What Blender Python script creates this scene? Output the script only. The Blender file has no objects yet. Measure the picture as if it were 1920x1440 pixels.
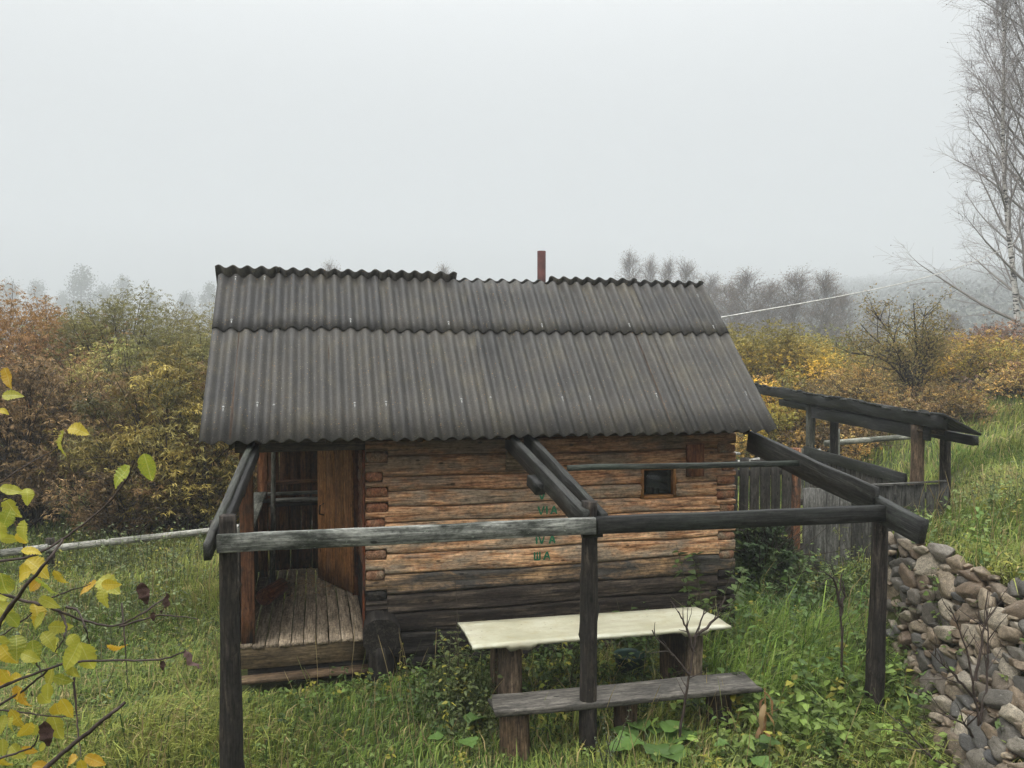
import bpy, math, random
import numpy as np
from mathutils import Matrix, Vector

S = bpy.context.scene
COL = S.collection
RNG = np.random.default_rng(7)
random.seed(7)

# ------------------------------------------------------------------ camera
CAM = np.array([-0.4765, -8.0445, 3.0351]); YAW, PITCH, FPX = 0.2365, -0.0235, 1540.5
_f = np.array([math.sin(YAW)*math.cos(PITCH), math.cos(YAW)*math.cos(PITCH), math.sin(PITCH)])
_r = np.array([math.cos(YAW), -math.sin(YAW), 0.0]); _u = np.cross(_r, _f)
cd = bpy.data.cameras.new('camera'); cam = bpy.data.objects.new('camera', cd); COL.objects.link(cam)
cd.sensor_width = 36; cd.lens = FPX/1920*36; cd.clip_start = 0.05; cd.clip_end = 3000
cam.matrix_world = Matrix(((_r[0], _u[0], -_f[0], CAM[0]), (_r[1], _u[1], -_f[1], CAM[1]), (_r[2], _u[2], -_f[2], CAM[2]), (0, 0, 0, 1)))
S.camera = cam

def at(u, v, D):
    """world point on the sight line of photograph pixel (u, v), D metres ahead"""
    return CAM + D*(_f + (u-960)/FPX*_r + (720-v)/FPX*_u)

# ------------------------------------------------------------------ world, sun, exposure
w = bpy.data.worlds.new('World'); S.world = w; w.use_nodes = True
nt = w.node_tree; nt.nodes.clear()
sky = nt.nodes.new('ShaderNodeTexSky'); sky.sky_type = 'NISHITA'; sky.sun_disc = False
SUN_EL, SUN_AZ = math.radians(50), math.radians(240)
sky.sun_elevation = SUN_EL; sky.sun_rotation = SUN_AZ; sky.air_density = 1.0; sky.dust_density = 4.0
hs = nt.nodes.new('ShaderNodeHueSaturation'); hs.inputs['Saturation'].default_value = 0.35
nt.links.new(sky.outputs[0], hs.inputs['Color'])
# overcast layer: CIE overcast luminance, brighter toward the zenith
tc = nt.nodes.new('ShaderNodeTexCoord'); sep = nt.nodes.new('ShaderNodeSeparateXYZ')
nt.links.new(tc.outputs['Generated'], sep.inputs[0])
mr = nt.nodes.new('ShaderNodeMapRange'); mr.inputs[1].default_value = 0; mr.inputs[2].default_value = 1
mr.inputs[3].default_value = 3.1; mr.inputs[4].default_value = 54.0
pz = nt.nodes.new('ShaderNodeMath'); pz.operation = 'POWER'; pz.use_clamp = True; pz.inputs[1].default_value = 2.8
mz = nt.nodes.new('ShaderNodeMath'); mz.operation = 'MAXIMUM'; mz.inputs[1].default_value = 0.0
nt.links.new(sep.outputs[2], mz.inputs[0]); nt.links.new(mz.outputs[0], pz.inputs[0]); nt.links.new(pz.outputs[0], mr.inputs[0])
cl = nt.nodes.new('ShaderNodeMix'); cl.data_type = 'RGBA'; cl.blend_type = 'MULTIPLY'; cl.inputs[0].default_value = 1
cl.inputs[6].default_value = (0.985, 1.0, 1.0, 1); nt.links.new(mr.outputs[0], cl.inputs[7])
mx = nt.nodes.new('ShaderNodeMix'); mx.data_type = 'RGBA'; mx.inputs[0].default_value = 0.9
nt.links.new(hs.outputs[0], mx.inputs[6]); nt.links.new(cl.outputs[2], mx.inputs[7])
bg = nt.nodes.new('ShaderNodeBackground'); bg.inputs[1].default_value = 0.1
wo = nt.nodes.new('ShaderNodeOutputWorld')
nt.links.new(mx.outputs[2], bg.inputs[0]); nt.links.new(bg.outputs[0], wo.inputs[0])

sd = bpy.data.lights.new('sun', 'SUN'); sd.energy = 1.5; sd.angle = math.radians(40); sd.color = (1, 0.96, 0.9)
sun = bpy.data.objects.new('sun', sd); COL.objects.link(sun)
_sd = Vector((math.sin(SUN_AZ)*math.cos(SUN_EL), math.cos(SUN_AZ)*math.cos(SUN_EL), math.sin(SUN_EL)))
sun.rotation_euler = _sd.to_track_quat('Z', 'Y').to_euler(); sun.location = (0, 0, 30)

S.view_settings.view_transform = 'Standard'; S.view_settings.look = 'None'
S.view_settings.exposure = 0.63; S.view_settings.gamma = 1.0; S.view_settings.use_curve_mapping = False
cy = S.cycles
cy.max_bounces = 5; cy.diffuse_bounces = 3; cy.glossy_bounces = 2; cy.transmission_bounces = 4
cy.volume_bounces = 1; cy.transparent_max_bounces = 8; cy.sample_clamp_indirect = 4
cy.use_denoising = True; cy.denoising_prefilter = 'NONE'; cy.use_adaptive_sampling = False; cy.adaptive_threshold = 0.012
S.render.use_persistent_data = False

# ------------------------------------------------------------------ helpers
WM = {}
def new_obj(name, data, mat=None, M=None, parent=None):
    o = bpy.data.objects.new(name, data); COL.objects.link(o)
    M = Matrix.Identity(4) if M is None else M
    WM[o.name] = M
    if parent is not None:
        o.parent = parent; o.matrix_local = WM[parent.name].inverted() @ M
    else:
        o.matrix_basis = M
    if mat is not None and data is not None and not data.materials: data.materials.append(mat)
    return o
def thing(name, label, cat, loc=(0, 0, 0), group=None):
    o = new_obj(name, None, None, Matrix.Translation(Vector(loc)))
    o.empty_display_size = 0.2
    return tag(o, label, cat, group)
def tag(o, label, cat, group=None, kind=None):
    if label: o['label'] = label
    if cat: o['category'] = cat
    if group: o['group'] = group
    if kind: o['kind'] = kind
    return o
def mesh_np(name, V, Q=None, T=None, col=None, smooth=False, mats=()):
    V = np.asarray(V, np.float32).reshape(-1, 3)
    Q = np.zeros((0, 4), np.int32) if Q is None or len(Q) == 0 else np.asarray(Q, np.int32)
    T = np.zeros((0, 3), np.int32) if T is None or len(T) == 0 else np.asarray(T, np.int32)
    m = bpy.data.meshes.new(name)
    m.vertices.add(len(V)); m.vertices.foreach_set('co', V.ravel())
    nl = Q.size + T.size; npoly = len(Q) + len(T)
    m.loops.add(nl); m.polygons.add(npoly)
    m.loops.foreach_set('vertex_index', np.concatenate([Q.ravel(), T.ravel()]).astype(np.int32))
    m.polygons.foreach_set('loop_start', np.concatenate([np.arange(len(Q))*4, Q.size+np.arange(len(T))*3]).astype(np.int32))
    if smooth: m.polygons.foreach_set('use_smooth', np.ones(npoly, bool))
    if col is not None:
        a = m.color_attributes.new('Col', 'FLOAT_COLOR', 'POINT')
        c = np.ones((len(V), 4), np.float32); c[:, :3] = col
        a.data.foreach_set('color', c.ravel())
    m.update(calc_edges=True); m.validate()
    for k in mats: m.materials.append(k)
    return m
class Acc:
    """collects vertices, quads, triangles, colours"""
    def __init__(s): s.V = []; s.Q = []; s.T = []; s.C = []; s.n = 0
    def add(s, V, Q=None, T=None, C=None):
        V = np.asarray(V, np.float32).reshape(-1, 3)
        if Q is not None and len(Q): s.Q.append(np.asarray(Q)+s.n)
        if T is not None and len(T): s.T.append(np.asarray(T)+s.n)
        s.V.append(V)
        s.C.append(np.broadcast_to(np.asarray((1, 1, 1) if C is None else C, np.float32), (len(V), 3)))
        s.n += len(V)
    def mesh(s, name, smooth=False, mats=()):
        return mesh_np(name, np.concatenate(s.V), np.concatenate(s.Q) if s.Q else None, np.concatenate(s.T) if s.T else None, np.concatenate(s.C), smooth, mats)
def wob(seed, k=5, f0=1.0):
    """smooth 1-D pseudo noise, range about -1..1"""
    r = np.random.default_rng(seed); fr = f0*(1.0+np.arange(k)*0.9)*r.uniform(.8, 1.25, k); ph = r.uniform(0, 6.28, k); am = 1/(1+np.arange(k)*.6); am = am/am.sum()*1.5
    return lambda x: sum(a*np.sin(f*np.asarray(x, float)+p) for a, f, p in zip(am, fr, ph))
def wob2(seed, f0=1.0, k=7):
    r = np.random.default_rng(seed); an = r.uniform(0, 6.28, k); fr = f0*r.uniform(.5, 2.0, k); ph = r.uniform(0, 6.28, k)
    return lambda x, y: sum(np.sin(f*(x*math.cos(a)+y*math.sin(a))+p) for a, f, p in zip(an, fr, ph))/math.sqrt(k)*1.0
def sstep(a, b, x):
    t = np.clip((np.asarray(x, float)-a)/(b-a), 0, 1); return t*t*(3-2*t)
def basis(p0, p1, up=(0, 0, 1)):
    p0, p1 = Vector(p0), Vector(p1); x = (p1-p0).normalized(); u = Vector(up)
    y = u.cross(x)
    if y.length < 1e-4: y = Vector((0, 1, 0)).cross(x) if abs(x.y) < .9 else Vector((1, 0, 0)).cross(x)
    y.normalize(); z = x.cross(y)
    M = Matrix.Identity(4)
    for i in range(3): M[i][0] = x[i]; M[i][1] = y[i]; M[i][2] = z[i]; M[i][3] = ((p0+p1)/2)[i]
    return M, (p1-p0).length
_seed = [100]
def nseed(): _seed[0] += 1; return _seed[0]
def loft(rings, cap=True):
    """rings: (n, k, 3) -> V, Q, T"""
    n, k, _ = rings.shape; V = rings.reshape(-1, 3); i = np.arange(n-1)[:, None]*k; j = np.arange(k)[None]; j2 = (j+1) % k
    Q = np.stack([i+j, i+j2, i+k+j2, i+k+j], -1).reshape(-1, 4); T = []
    if cap:
        c0 = len(V); V = np.vstack([V, rings[0].mean(0), rings[-1].mean(0)]); jj = np.arange(k); j3 = (jj+1) % k
        T = np.vstack([np.stack([np.full(k, c0), j3, jj], -1), np.stack([np.full(k, c0+1), (n-1)*k+jj, (n-1)*k+j3], -1)])
    return V, Q, T
def beam(name, p0, p1, wd, ht, mat, parent=None, up=(0, 0, 1), jit=.003, ch=.004, bow=0.0, tint=None, ends=.0):
    """sawn timber: local X runs along it, wd across (Y), ht (Z); worn edges, slightly uneven"""
    M, L = basis(p0, p1, up); n = max(3, int(L/.3)+2); sd_ = nseed(); r = np.random.default_rng(sd_)
    xs = np.linspace(-L/2, L/2, n); a, b = wd/2, ht/2; ch = min(ch, a*.45, b*.45)
    prof = np.array([(-a+ch, -b), (a-ch, -b), (a, -b+ch), (a, b-ch), (a-ch, b), (-a+ch, b), (-a, b-ch), (-a, -b+ch)])
    w1, w2 = wob(sd_, 4, 2.2), wob(sd_+7000, 4, 2.0)
    R = np.zeros((n, 8, 3)); R[:, :, 0] = xs[:, None]
    R[:, :, 1] = prof[None, :, 0]+w1(xs)[:, None]*jit; R[:, :, 2] = prof[None, :, 1]+w2(xs)[:, None]*jit+bow*(1-(2*xs/L)**2)[:, None]
    R += r.normal(0, jit*.35, R.shape)
    if ends: R[0, :, 0] += r.normal(0, ends, 8); R[-1, :, 0] += r.normal(0, ends, 8)
    V, Q, T = loft(R); o = new_obj(name, mesh_np(name, V, Q, T), mat, M, parent)
    if tint: o.color = (*tint, 1)
    return o
def round_log(name, p0, p1, r0, r1, mat, parent=None, sides=14, jit=.05, seg=.12, tint=None, up=(0, 0, 1), bend=0.0, knots=0):
    M, L = basis(p0, p1, up); n = max(4, int(L/seg)+2); sd_ = nseed(); xs = np.linspace(-L/2, L/2, n); th = np.linspace(0, 2*math.pi, sides, endpoint=False)
    f = wob2(sd_, 2.0); rr = np.linspace(r0, r1, n)[:, None]*(1+jit*f(xs[:, None]*2.2, th[None]*0+np.cos(th)[None]*1.3)+jit*.8*np.sin(3*th[None]+sd_)+jit*.5*np.sin(5*th[None]+sd_*2))
    rg = np.random.default_rng(sd_)
    for _ in range(knots):
        kx, kt = rg.uniform(-L/2, L/2), rg.uniform(0, 6.28)
        rr = rr+max(r0, r1)*.35*np.exp(-((xs[:, None]-kx)/.035)**2-((np.angle(np.exp(1j*(th[None]-kt))))/.4)**2)
    R = np.stack([np.broadcast_to(xs[:, None], rr.shape), rr*np.cos(th), rr*np.sin(th)+bend*(1-(2*xs/L)**2)[:, None]], -1)
    V, Q, T = loft(R); m = mesh_np(name, V, Q, T); m.polygons.foreach_set('use_smooth', np.r_[np.ones(len(Q), bool), np.zeros(len(T), bool)])
    o = new_obj(name, m, mat, M, parent)
    if tint: o.color = (*tint, 1)
    return o
def tubes(acc, lines, sides=3, col=(1, 1, 1)):
    """lines: list of (pts (n,3), radii (n)) all added to acc"""
    for P, rad in lines:
        P = np.asarray(P, float); n = len(P); d = np.gradient(P, axis=0); d /= np.linalg.norm(d, axis=1, keepdims=True)+1e-9
        ref = np.where(np.abs(d[:, 2:3]) > .9, np.array([[1., 0, 0]]), np.array([[0, 0, 1.]])); a = np.cross(d, ref); a /= np.linalg.norm(a, axis=1, keepdims=True)+1e-9; b = np.cross(d, a)
        th = np.linspace(0, 2*math.pi, sides, endpoint=False)
        R = P[:, None]+np.asarray(rad)[:, None, None]*(a[:, None]*np.cos(th)[None, :, None]+b[:, None]*np.sin(th)[None, :, None])
        V, Q, T = loft(R, cap=False); acc.add(V, Q, None, col)
def leaves(acc, P, D, U, L, W, C, fold=.15, shape='diamond', droop=0.0):
    """N leaves: base P, direction D, upper side U, lengths L, widths W, colours C (N,3)"""
    D = D/(np.linalg.norm(D, axis=1, keepdims=True)+1e-9); Sd = np.cross(D, U); Sd /= np.linalg.norm(Sd, axis=1, keepdims=True)+1e-9; U = np.cross(Sd, D)
    L = np.asarray(L)[:, None]; W = np.asarray(W)[:, None]; n = len(P); dz = np.array([[0, 0, -1.]])*L*droop
    if shape == 'diamond':
        V = np.stack([P, P+D*L*.45+Sd*W*.5+U*W*fold, P+D*L+dz, P+D*L*.45-Sd*W*.5+U*W*fold], 1)
        Q = np.arange(n)[:, None]*4+np.arange(4)[None]; acc.add(V.reshape(-1, 3), Q, None, np.repeat(C, 4, 0))
    else:
        V = np.stack([P, P+D*L*.28+Sd*W*.5+U*W*fold, P+D*L*.66+Sd*W*.36+U*W*fold*.8+dz*.5, P+D*L+dz, P+D*L*.66-Sd*W*.36+U*W*fold*.8+dz*.5, P+D*L*.28-Sd*W*.5+U*W*fold], 1)
        b = np.arange(n)[:, None]*6; Q = np.concatenate([b+np.array([[0, 1, 2, 3]]), b+np.array([[3, 4, 5, 0]])])
        acc.add(V.reshape(-1, 3), Q, None, np.repeat(C, 6, 0))
def runit(n, r=RNG):
    v = r.normal(size=(n, 3)); return v/np.linalg.norm(v, axis=1, keepdims=True)

# ------------------------------------------------------------------ materials
def mat_new(name):
    m = bpy.data.materials.new(name); m.use_nodes = True; n = m.node_tree.nodes; n.clear()
    out = n.new('ShaderNodeOutputMaterial'); b = n.new('ShaderNodeBsdfPrincipled'); m.node_tree.links.new(b.outputs[0], out.inputs[0])
    return m, n, m.node_tree.links, b, out
def nd(n, typ, **kw):
    x = n.new(typ)
    for k, v in kw.items(): setattr(x, k, v)
    return x
def coords(n, l, scale, rand=20.0):
    """object coordinates, shifted per object so that no two pieces share a pattern"""
    tc = n.new('ShaderNodeTexCoord'); oi = n.new('ShaderNodeObjectInfo'); mp = n.new('ShaderNodeMapping'); mp.inputs['Scale'].default_value = scale
    mul = nd(n, 'ShaderNodeMath', operation='MULTIPLY'); mul.inputs[1].default_value = rand; l.new(oi.outputs['Random'], mul.inputs[0])
    cx = n.new('ShaderNodeCombineXYZ')
    for i in range(3): l.new(mul.outputs[0], cx.inputs[i])
    l.new(tc.outputs['Object'], mp.inputs['Vector']); l.new(cx.outputs[0], mp.inputs['Location']); return mp
def noise(n, l, vec, scale, detail=6, rough=.6, dist=0.0):
    x = n.new('ShaderNodeTexNoise'); x.inputs['Scale'].default_value = scale; x.inputs['Detail'].default_value = detail; x.inputs['Roughness'].default_value = rough; x.inputs['Distortion'].default_value = dist
    if vec is not None: l.new(vec.outputs[0], x.inputs['Vector'])
    return x
def ramp(n, l, src, stops):
    r = n.new('ShaderNodeValToRGB'); e = r.color_ramp.elements
    while len(e) < len(stops): e.new(.5)
    for k, (p, c) in enumerate(stops):
        e[k].position = p; e[k].color = (*c, 1) if hasattr(c, '__len__') else (c, c, c, 1)
    l.new(src, r.inputs[0]); return r
def mix(n, l, fac, a, b, mode='MIX'):
    m = n.new('ShaderNodeMix'); m.data_type = 'RGBA'; m.blend_type = mode
    if hasattr(fac, 'links') or hasattr(fac, 'is_linked'): l.new(fac, m.inputs[0])
    else: m.inputs[0].default_value = fac
    for s, k in ((a, 6), (b, 7)):
        if hasattr(s, 'is_linked'): l.new(s, m.inputs[k])
        else: m.inputs[k].default_value = (*s, 1)
    return m.outputs[2]
def bump(n, l, b, h, strength, dist=.01):
    x = n.new('ShaderNodeBump'); x.inputs['Strength'].default_value = strength; x.inputs['Distance'].default_value = dist; l.new(h, x.inputs['Height']); l.new(x.outputs[0], b.inputs['Normal'])
def wood(name, stops, weather=None, wlo=.5, whi=.62, spots=None, slo=.6, rough=.75, grain=(1.3, 16, 16), bs=.5, crack=.6, knots=True, tint=True, spec=.18):
    m, n, l, b, out = mat_new(name)
    g = coords(n, l, grain); n1 = noise(n, l, g, 1.6, 8, .65, .6); c = ramp(n, l, n1.outputs[0], stops).outputs[0]
    g2 = coords(n, l, (1.0, 2.6, 2.6), 33.0)
    if weather:
        n2 = noise(n, l, g2, 1.5, 7, .68, .4); f = ramp(n, l, n2.outputs[0], [(wlo, 0), (whi, 1)]).outputs[0]; c = mix(n, l, f, c, weather)
    if spots:
        n3 = noise(n, l, coords(n, l, (3, 4, 4), 11.0), 6, 6, .75); f = ramp(n, l, n3.outputs[0], [(slo, 0), (slo+.06, 1)]).outputs[0]; c = mix(n, l, f, c, spots)
    g4 = coords(n, l, (grain[0]*.5, grain[1]*2.4, grain[2]*2.4), 7.0); n4 = noise(n, l, g4, 1.8, 4, .55, .3)
    cr = ramp(n, l, n4.outputs[0], [(.30, 1-crack), (.40, 1)]).outputs[0]; c = mix(n, l, 1.0, c, cr, 'MULTIPLY')
    n9 = noise(n, l, coords(n, l, (5.5, 70, 70), 3.0), 1.0, 4, .65); c = mix(n, l, 1.0, c, ramp(n, l, n9.outputs[0], [(.30, .38), (.47, .95), (.70, 1.55)]).outputs[0], 'MULTIPLY')
    n10 = noise(n, l, coords(n, l, (14, 26, 26), 23.0), 1.6, 5, .7); c = mix(n, l, 1.0, c, ramp(n, l, n10.outputs[0], [(.30, .45), (.48, 1.0), (.70, 1.4)]).outputs[0], 'MULTIPLY')
    if knots:
        v = n.new('ShaderNodeTexVoronoi'); v.inputs['Scale'].default_value = 1.0; l.new(coords(n, l, (3.2, 6.5, 6.5), 17.0).outputs[0], v.inputs['Vector'])
        k = ramp(n, l, v.outputs['Distance'], [(.06, .25), (.10, 1)]).outputs[0]; c = mix(n, l, 1.0, c, k, 'MULTIPLY')
    if tint:
        oi = n.new('ShaderNodeObjectInfo'); c = mix(n, l, 1.0, c, oi.outputs['Color'], 'MULTIPLY')
    l.new(c, b.inputs['Base Color']); b.inputs['Roughness'].default_value = rough; b.inputs['Specular IOR Level'].default_value = spec
    bump(n, l, b, mix(n, l, .5, n1.outputs[0], n4.outputs[0]), bs, .012)
    return m
M_LOG = wood('hewn_log_wood', [(.32, (.075, .036, .019)), (.40, (.20, .10, .05)), (.47, (.36, .20, .105)), (.54, (.50, .33, .20)), (.62, (.42, .27, .16)), (.72, (.27, .17, .10)), (.8, (.40, .30, .21))], weather=(.23, .19, .145), wlo=.45, whi=.58, spots=(.06, .045, .035), slo=.64, bs=1.2, grain=(1.2, 16, 16), crack=.9)
M_LOGDARK = wood('rotten_log_wood', [(.3, (.006, .005, .0045)), (.5, (.019, .016, .0135)), (.62, (.045, .038, .031)), (.75, (.10, .085, .07))], weather=(.013, .011, .010), wlo=.45, whi=.6, spots=(.11, .10, .09), slo=.66, rough=.7, bs=1.0)
M_LOGHALF = wood('half_rotten_log_wood', [(.28, (.05, .04, .03)), (.45, (.2, .13, .075)), (.56, (.45, .27, .13)), (.7, (.26, .22, .17))], weather=(.06, .054, .047), wlo=.40, whi=.60, spots=(.07, .05, .035), slo=.60, bs=1.1, grain=(.75, 19, 19), crack=.8)
M_END = wood('log_end_grain', [(.3, (.09, .04, .022)), (.5, (.20, .095, .052)), (.7, (.30, .18, .11))], grain=(5, 14, 14), weather=(.2, .15, .1), bs=.6)
M_BLACK = wood('wet_blackened_timber', [(.3, (.005, .005, .005)), (.5, (.013, .013, .012)), (.65, (.030, .029, .027)), (.8, (.07, .068, .062))], weather=(.018, .020, .017), spots=(.10, .11, .085), slo=.68, rough=.55, bs=.8, spec=.22)
M_GREY = wood('lichen_grey_timber', [(.3, (.045, .045, .040)), (.48, (.14, .142, .128)), (.62, (.25, .252, .225)), (.78, (.36, .36, .32))], weather=(.035, .038, .031), wlo=.48, whi=.6, spots=(.33, .36, .30), slo=.64, rough=.8, bs=.5)
M_BARK = wood('barked_post_wood', [(.3, (.008, .007, .006)), (.48, (.022, .018, .015)), (.6, (.050, .040, .032)), (.75, (.12, .095, .07))], weather=(.017, .015, .013), wlo=.45, whi=.6, spots=(.30, .17, .085), slo=.70, grain=(2, 20, 20), rough=.8, bs=1.0)
M_REDPOST = wood('reddish_post_wood', [(.3, (.07, .03, .017)), (.5, (.18, .075, .035)), (.65, (.28, .14, .07)), (.8, (.36, .23, .14))], weather=(.05, .042, .037), wlo=.5, whi=.6, spots=(.02, .018, .016), slo=.63, bs=.8)
M_DOOR = wood('door_plank_wood', [(.3, (.11, .045, .015)), (.5, (.21, .095, .032)), (.68, (.30, .15, .055))], weather=(.12, .05, .02), wlo=.5, whi=.7, spots=(.04, .018, .009), slo=.68, bs=.3, crack=.3)
M_BROWNPLANK = wood('brown_plank_wood', [(.3, (.05, .022, .010)), (.5, (.10, .043, .019)), (.7, (.16, .075, .034))], weather=(.04, .02, .01), bs=.4)
M_DECK = wood('deck_plank_wood', [(.3, (.12, .092, .062)), (.5, (.23, .18, .125)), (.7, (.33, .27, .195))], weather=(.12, .095, .066), wlo=.48, whi=.65, spots=(.07, .055, .035), slo=.62, bs=.3, crack=.25)
M_FENCE = wood('grey_fence_wood', [(.3, (.05, .048, .043)), (.5, (.12, .115, .105)), (.68, (.19, .185, .17))], weather=(.06, .058, .052), wlo=.48, whi=.62, spots=(.13, .08, .04), slo=.72, bs=.6)
M_FENCEDARK = wood('dark_fence_wood', [(.3, (.018, .016, .014)), (.5, (.045, .040, .034)), (.68, (.08, .072, .06))], weather=(.03, .027, .023), bs=.6)
M_STUMP = wood('stump_leg_wood', [(.3, (.05, .038, .028)), (.48, (.14, .105, .075)), (.6, (.26, .20, .145)), (.75, (.36, .29, .22))], weather=(.07, .055, .042), wlo=.45, whi=.6, spots=(.03, .025, .02), slo=.64, grain=(1.6, 22, 22), bs=1.0)
M_BENCH = wood('weathered_bench_wood', [(.3, (.035, .032, .027)), (.5, (.085, .077, .066)), (.68, (.16, .145, .12))], weather=(.05, .046, .04), wlo=.48, whi=.6, spots=(.24, .22, .18), slo=.70, bs=.6)
M_RAIL = wood('pale_lichen_rail_wood', [(.3, (.14, .135, .12)), (.5, (.32, .31, .28)), (.7, (.46, .45, .41))], weather=(.12, .12, .105), wlo=.52, whi=.6, spots=(.06, .06, .05), slo=.6, bs=.6)
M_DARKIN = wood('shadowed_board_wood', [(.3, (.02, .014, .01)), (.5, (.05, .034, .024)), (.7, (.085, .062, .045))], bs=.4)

def slate():
    m, n, l, b, out = mat_new('asbestos_cement_sheet')
    g = coords(n, l, (1, 1, 1), 40.0); n1 = noise(n, l, g, 1.4, 6, .65); n2 = noise(n, l, coords(n, l, (1.6, .8, 1), 13.0), 1.8, 7, .7); n3 = noise(n, l, g, 70, 4, .75)
    c = ramp(n, l, mix(n, l, .5, n1.outputs[0], n2.outputs[0]), [(.36, (.024, .023, .022)), (.47, (.038, .036, .034)), (.57, (.050, .046, .041)), (.68, (.078, .069, .050))]).outputs[0]
    oi = n.new('ShaderNodeObjectInfo'); tn = ramp(n, l, oi.outputs['Random'], [(0, (.84, .85, .88)), (.5, (1, .99, .95)), (1, (1.12, 1.08, 1.0))]).outputs[0]; c = mix(n, l, 1., c, tn, 'MULTIPLY')
    # algae: more toward the ridge (local Y runs up the slope)
    n5 = noise(n, l, coords(n, l, (2, 1.3, 1), 5.0), 2.2, 7, .75); f = ramp(n, l, n5.outputs[0], [(.50, 0), (.68, .5)]).outputs[0]; c = mix(n, l, f, c, (.080, .070, .046))
    n8 = noise(n, l, coords(n, l, (2.2, .9, 1), 25.0), 1.8, 6, .7); f = ramp(n, l, n8.outputs[0], [(.60, 0), (.74, .5)]).outputs[0]; c = mix(n, l, f, c, (.026, .0255, .026))
    c = mix(n, l, 1., c, ramp(n, l, n3.outputs[0], [(.32, .55), (.5, 1.0), (.68, 1.55)]).outputs[0], 'MULTIPLY')
    # lichen spots: small, bunched into patches
    v = n.new('ShaderNodeTexVoronoi'); v.inputs['Scale'].default_value = 46; l.new(g.outputs[0], v.inputs['Vector'])
    sp = ramp(n, l, v.outputs['Distance'], [(.16, 1), (.24, 0)]).outputs[0]
    sel = n.new('ShaderNodeSeparateColor'); l.new(v.outputs['Color'], sel.inputs[0]); n6 = noise(n, l, coords(n, l, (3, 1.2, 1), 9.0), 2.2, 4, .6)
    th = nd(n, 'ShaderNodeMath', operation='MULTIPLY'); l.new(sel.outputs[0], th.inputs[0]); l.new(n6.outputs[0], th.inputs[1])
    on = ramp(n, l, th.outputs[0], [(.40, 0), (.415, 1)]).outputs[0]; f = mix(n, l, 1., sp, on, 'MULTIPLY'); lc = ramp(n, l, sel.outputs[1], [(0, (.17, .16, .13)), (.5, (.20, .17, .09)), (.8, (.26, .15, .04)), (1, (.28, .12, .03))]).outputs[0]
    c = mix(n, l, f, c, lc)
    l.new(c, b.inputs['Base Color']); b.inputs['Roughness'].default_value = .62; b.inputs['Specular IOR Level'].default_value = .35
    bump(n, l, b, n3.outputs[0], .35, .003); return m
M_SLATE = slate()
def plain(name, col, rough=.6, spec=.4, metal=0.0, var=.35, scale=6.0, bs=.2):
    m, n, l, b, out = mat_new(name); nn = noise(n, l, coords(n, l, (1, 1, 1)), scale, 6, .65)
    c = ramp(n, l, nn.outputs[0], [(.3, tuple(x*(1-var) for x in col)), (.7, tuple(min(1, x*(1+var)) for x in col))]).outputs[0]
    l.new(c, b.inputs['Base Color']); b.inputs['Roughness'].default_value = rough; b.inputs['Specular IOR Level'].default_value = spec; b.inputs['Metallic'].default_value = metal
    bump(n, l, b, nn.outputs[0], bs, .005); return m
M_RUST = plain('rusty_red_brown_pipe', (.065, .022, .018), .7, .3, 0, .45, 9)
M_BLACKIRON = plain('black_iron', (.02, .02, .02), .5, .4, .6)
M_NAIL = plain('pale_zinc_nail', (.20, .20, .19), .5, .4, 0, .3, 60)
M_GREENPAINT = plain('faded_green_paint', (.018, .13, .06), .6, .3, 0, .5, 40)
M_BUCKET = plain('dark_green_plastic', (.004, .026, .018), .6, .5, 0, .3, 5, .02)
M_TARP = plain('dark_slate_slab', (.025, .028, .032), .45, .5, 0, .4, 7)
M_WIRE = plain('pale_wire', (.55, .53, .5), .6, .3)
M_JAR = plain('pale_glass_jar', (.3, .3, .27), .2, .5)
M_STRAW = plain('dry_litter', (.24, .16, .085), .9, .1, 0, .6, 30)
M_TWIG = plain('dark_twig_bark', (.045, .032, .026), .7, .3, 0, .5, 40, .5)
M_DRYSTEM = plain('dry_stem', (.10, .075, .05), .8, .2, 0, .4, 20)
def m_table():
    m, n, l, b, out = mat_new('worn_cream_oilcloth'); n1 = noise(n, l, coords(n, l, (1, 1, 1)), 2.2, 7, .65); n2 = noise(n, l, coords(n, l, (1, 1, 1), 9), 14, 6, .75)
    c = ramp(n, l, n1.outputs[0], [(.3, (.30, .285, .19)), (.5, (.43, .42, .31)), (.7, (.53, .525, .43))]).outputs[0]
    f = ramp(n, l, n2.outputs[0], [(.50, 0), (.66, .8)]).outputs[0]; c = mix(n, l, f, c, (.34, .30, .18))
    f = ramp(n, l, noise(n, l, coords(n, l, (.6, 3, 1), 19), 2.4, 7, .7).outputs[0], [(.48, 0), (.62, .75)]).outputs[0]; c = mix(n, l, f, c, (.33, .305, .215))
    v = n.new('ShaderNodeTexVoronoi'); v.inputs['Scale'].default_value = 9; l.new(coords(n, l, (1, 1, 1), 3).outputs[0], v.inputs['Vector']); f = ramp(n, l, v.outputs['Distance'], [(.05, .8), (.08, 0)]).outputs[0]; c = mix(n, l, f, c, (.10, .09, .06))
    l.new(c, b.inputs['Base Color']); b.inputs['Roughness'].default_value = .35; b.inputs['Specular IOR Level'].default_value = .4; bump(n, l, b, n2.outputs[0], .15, .004); return m
M_TABLE = m_table()
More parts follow.
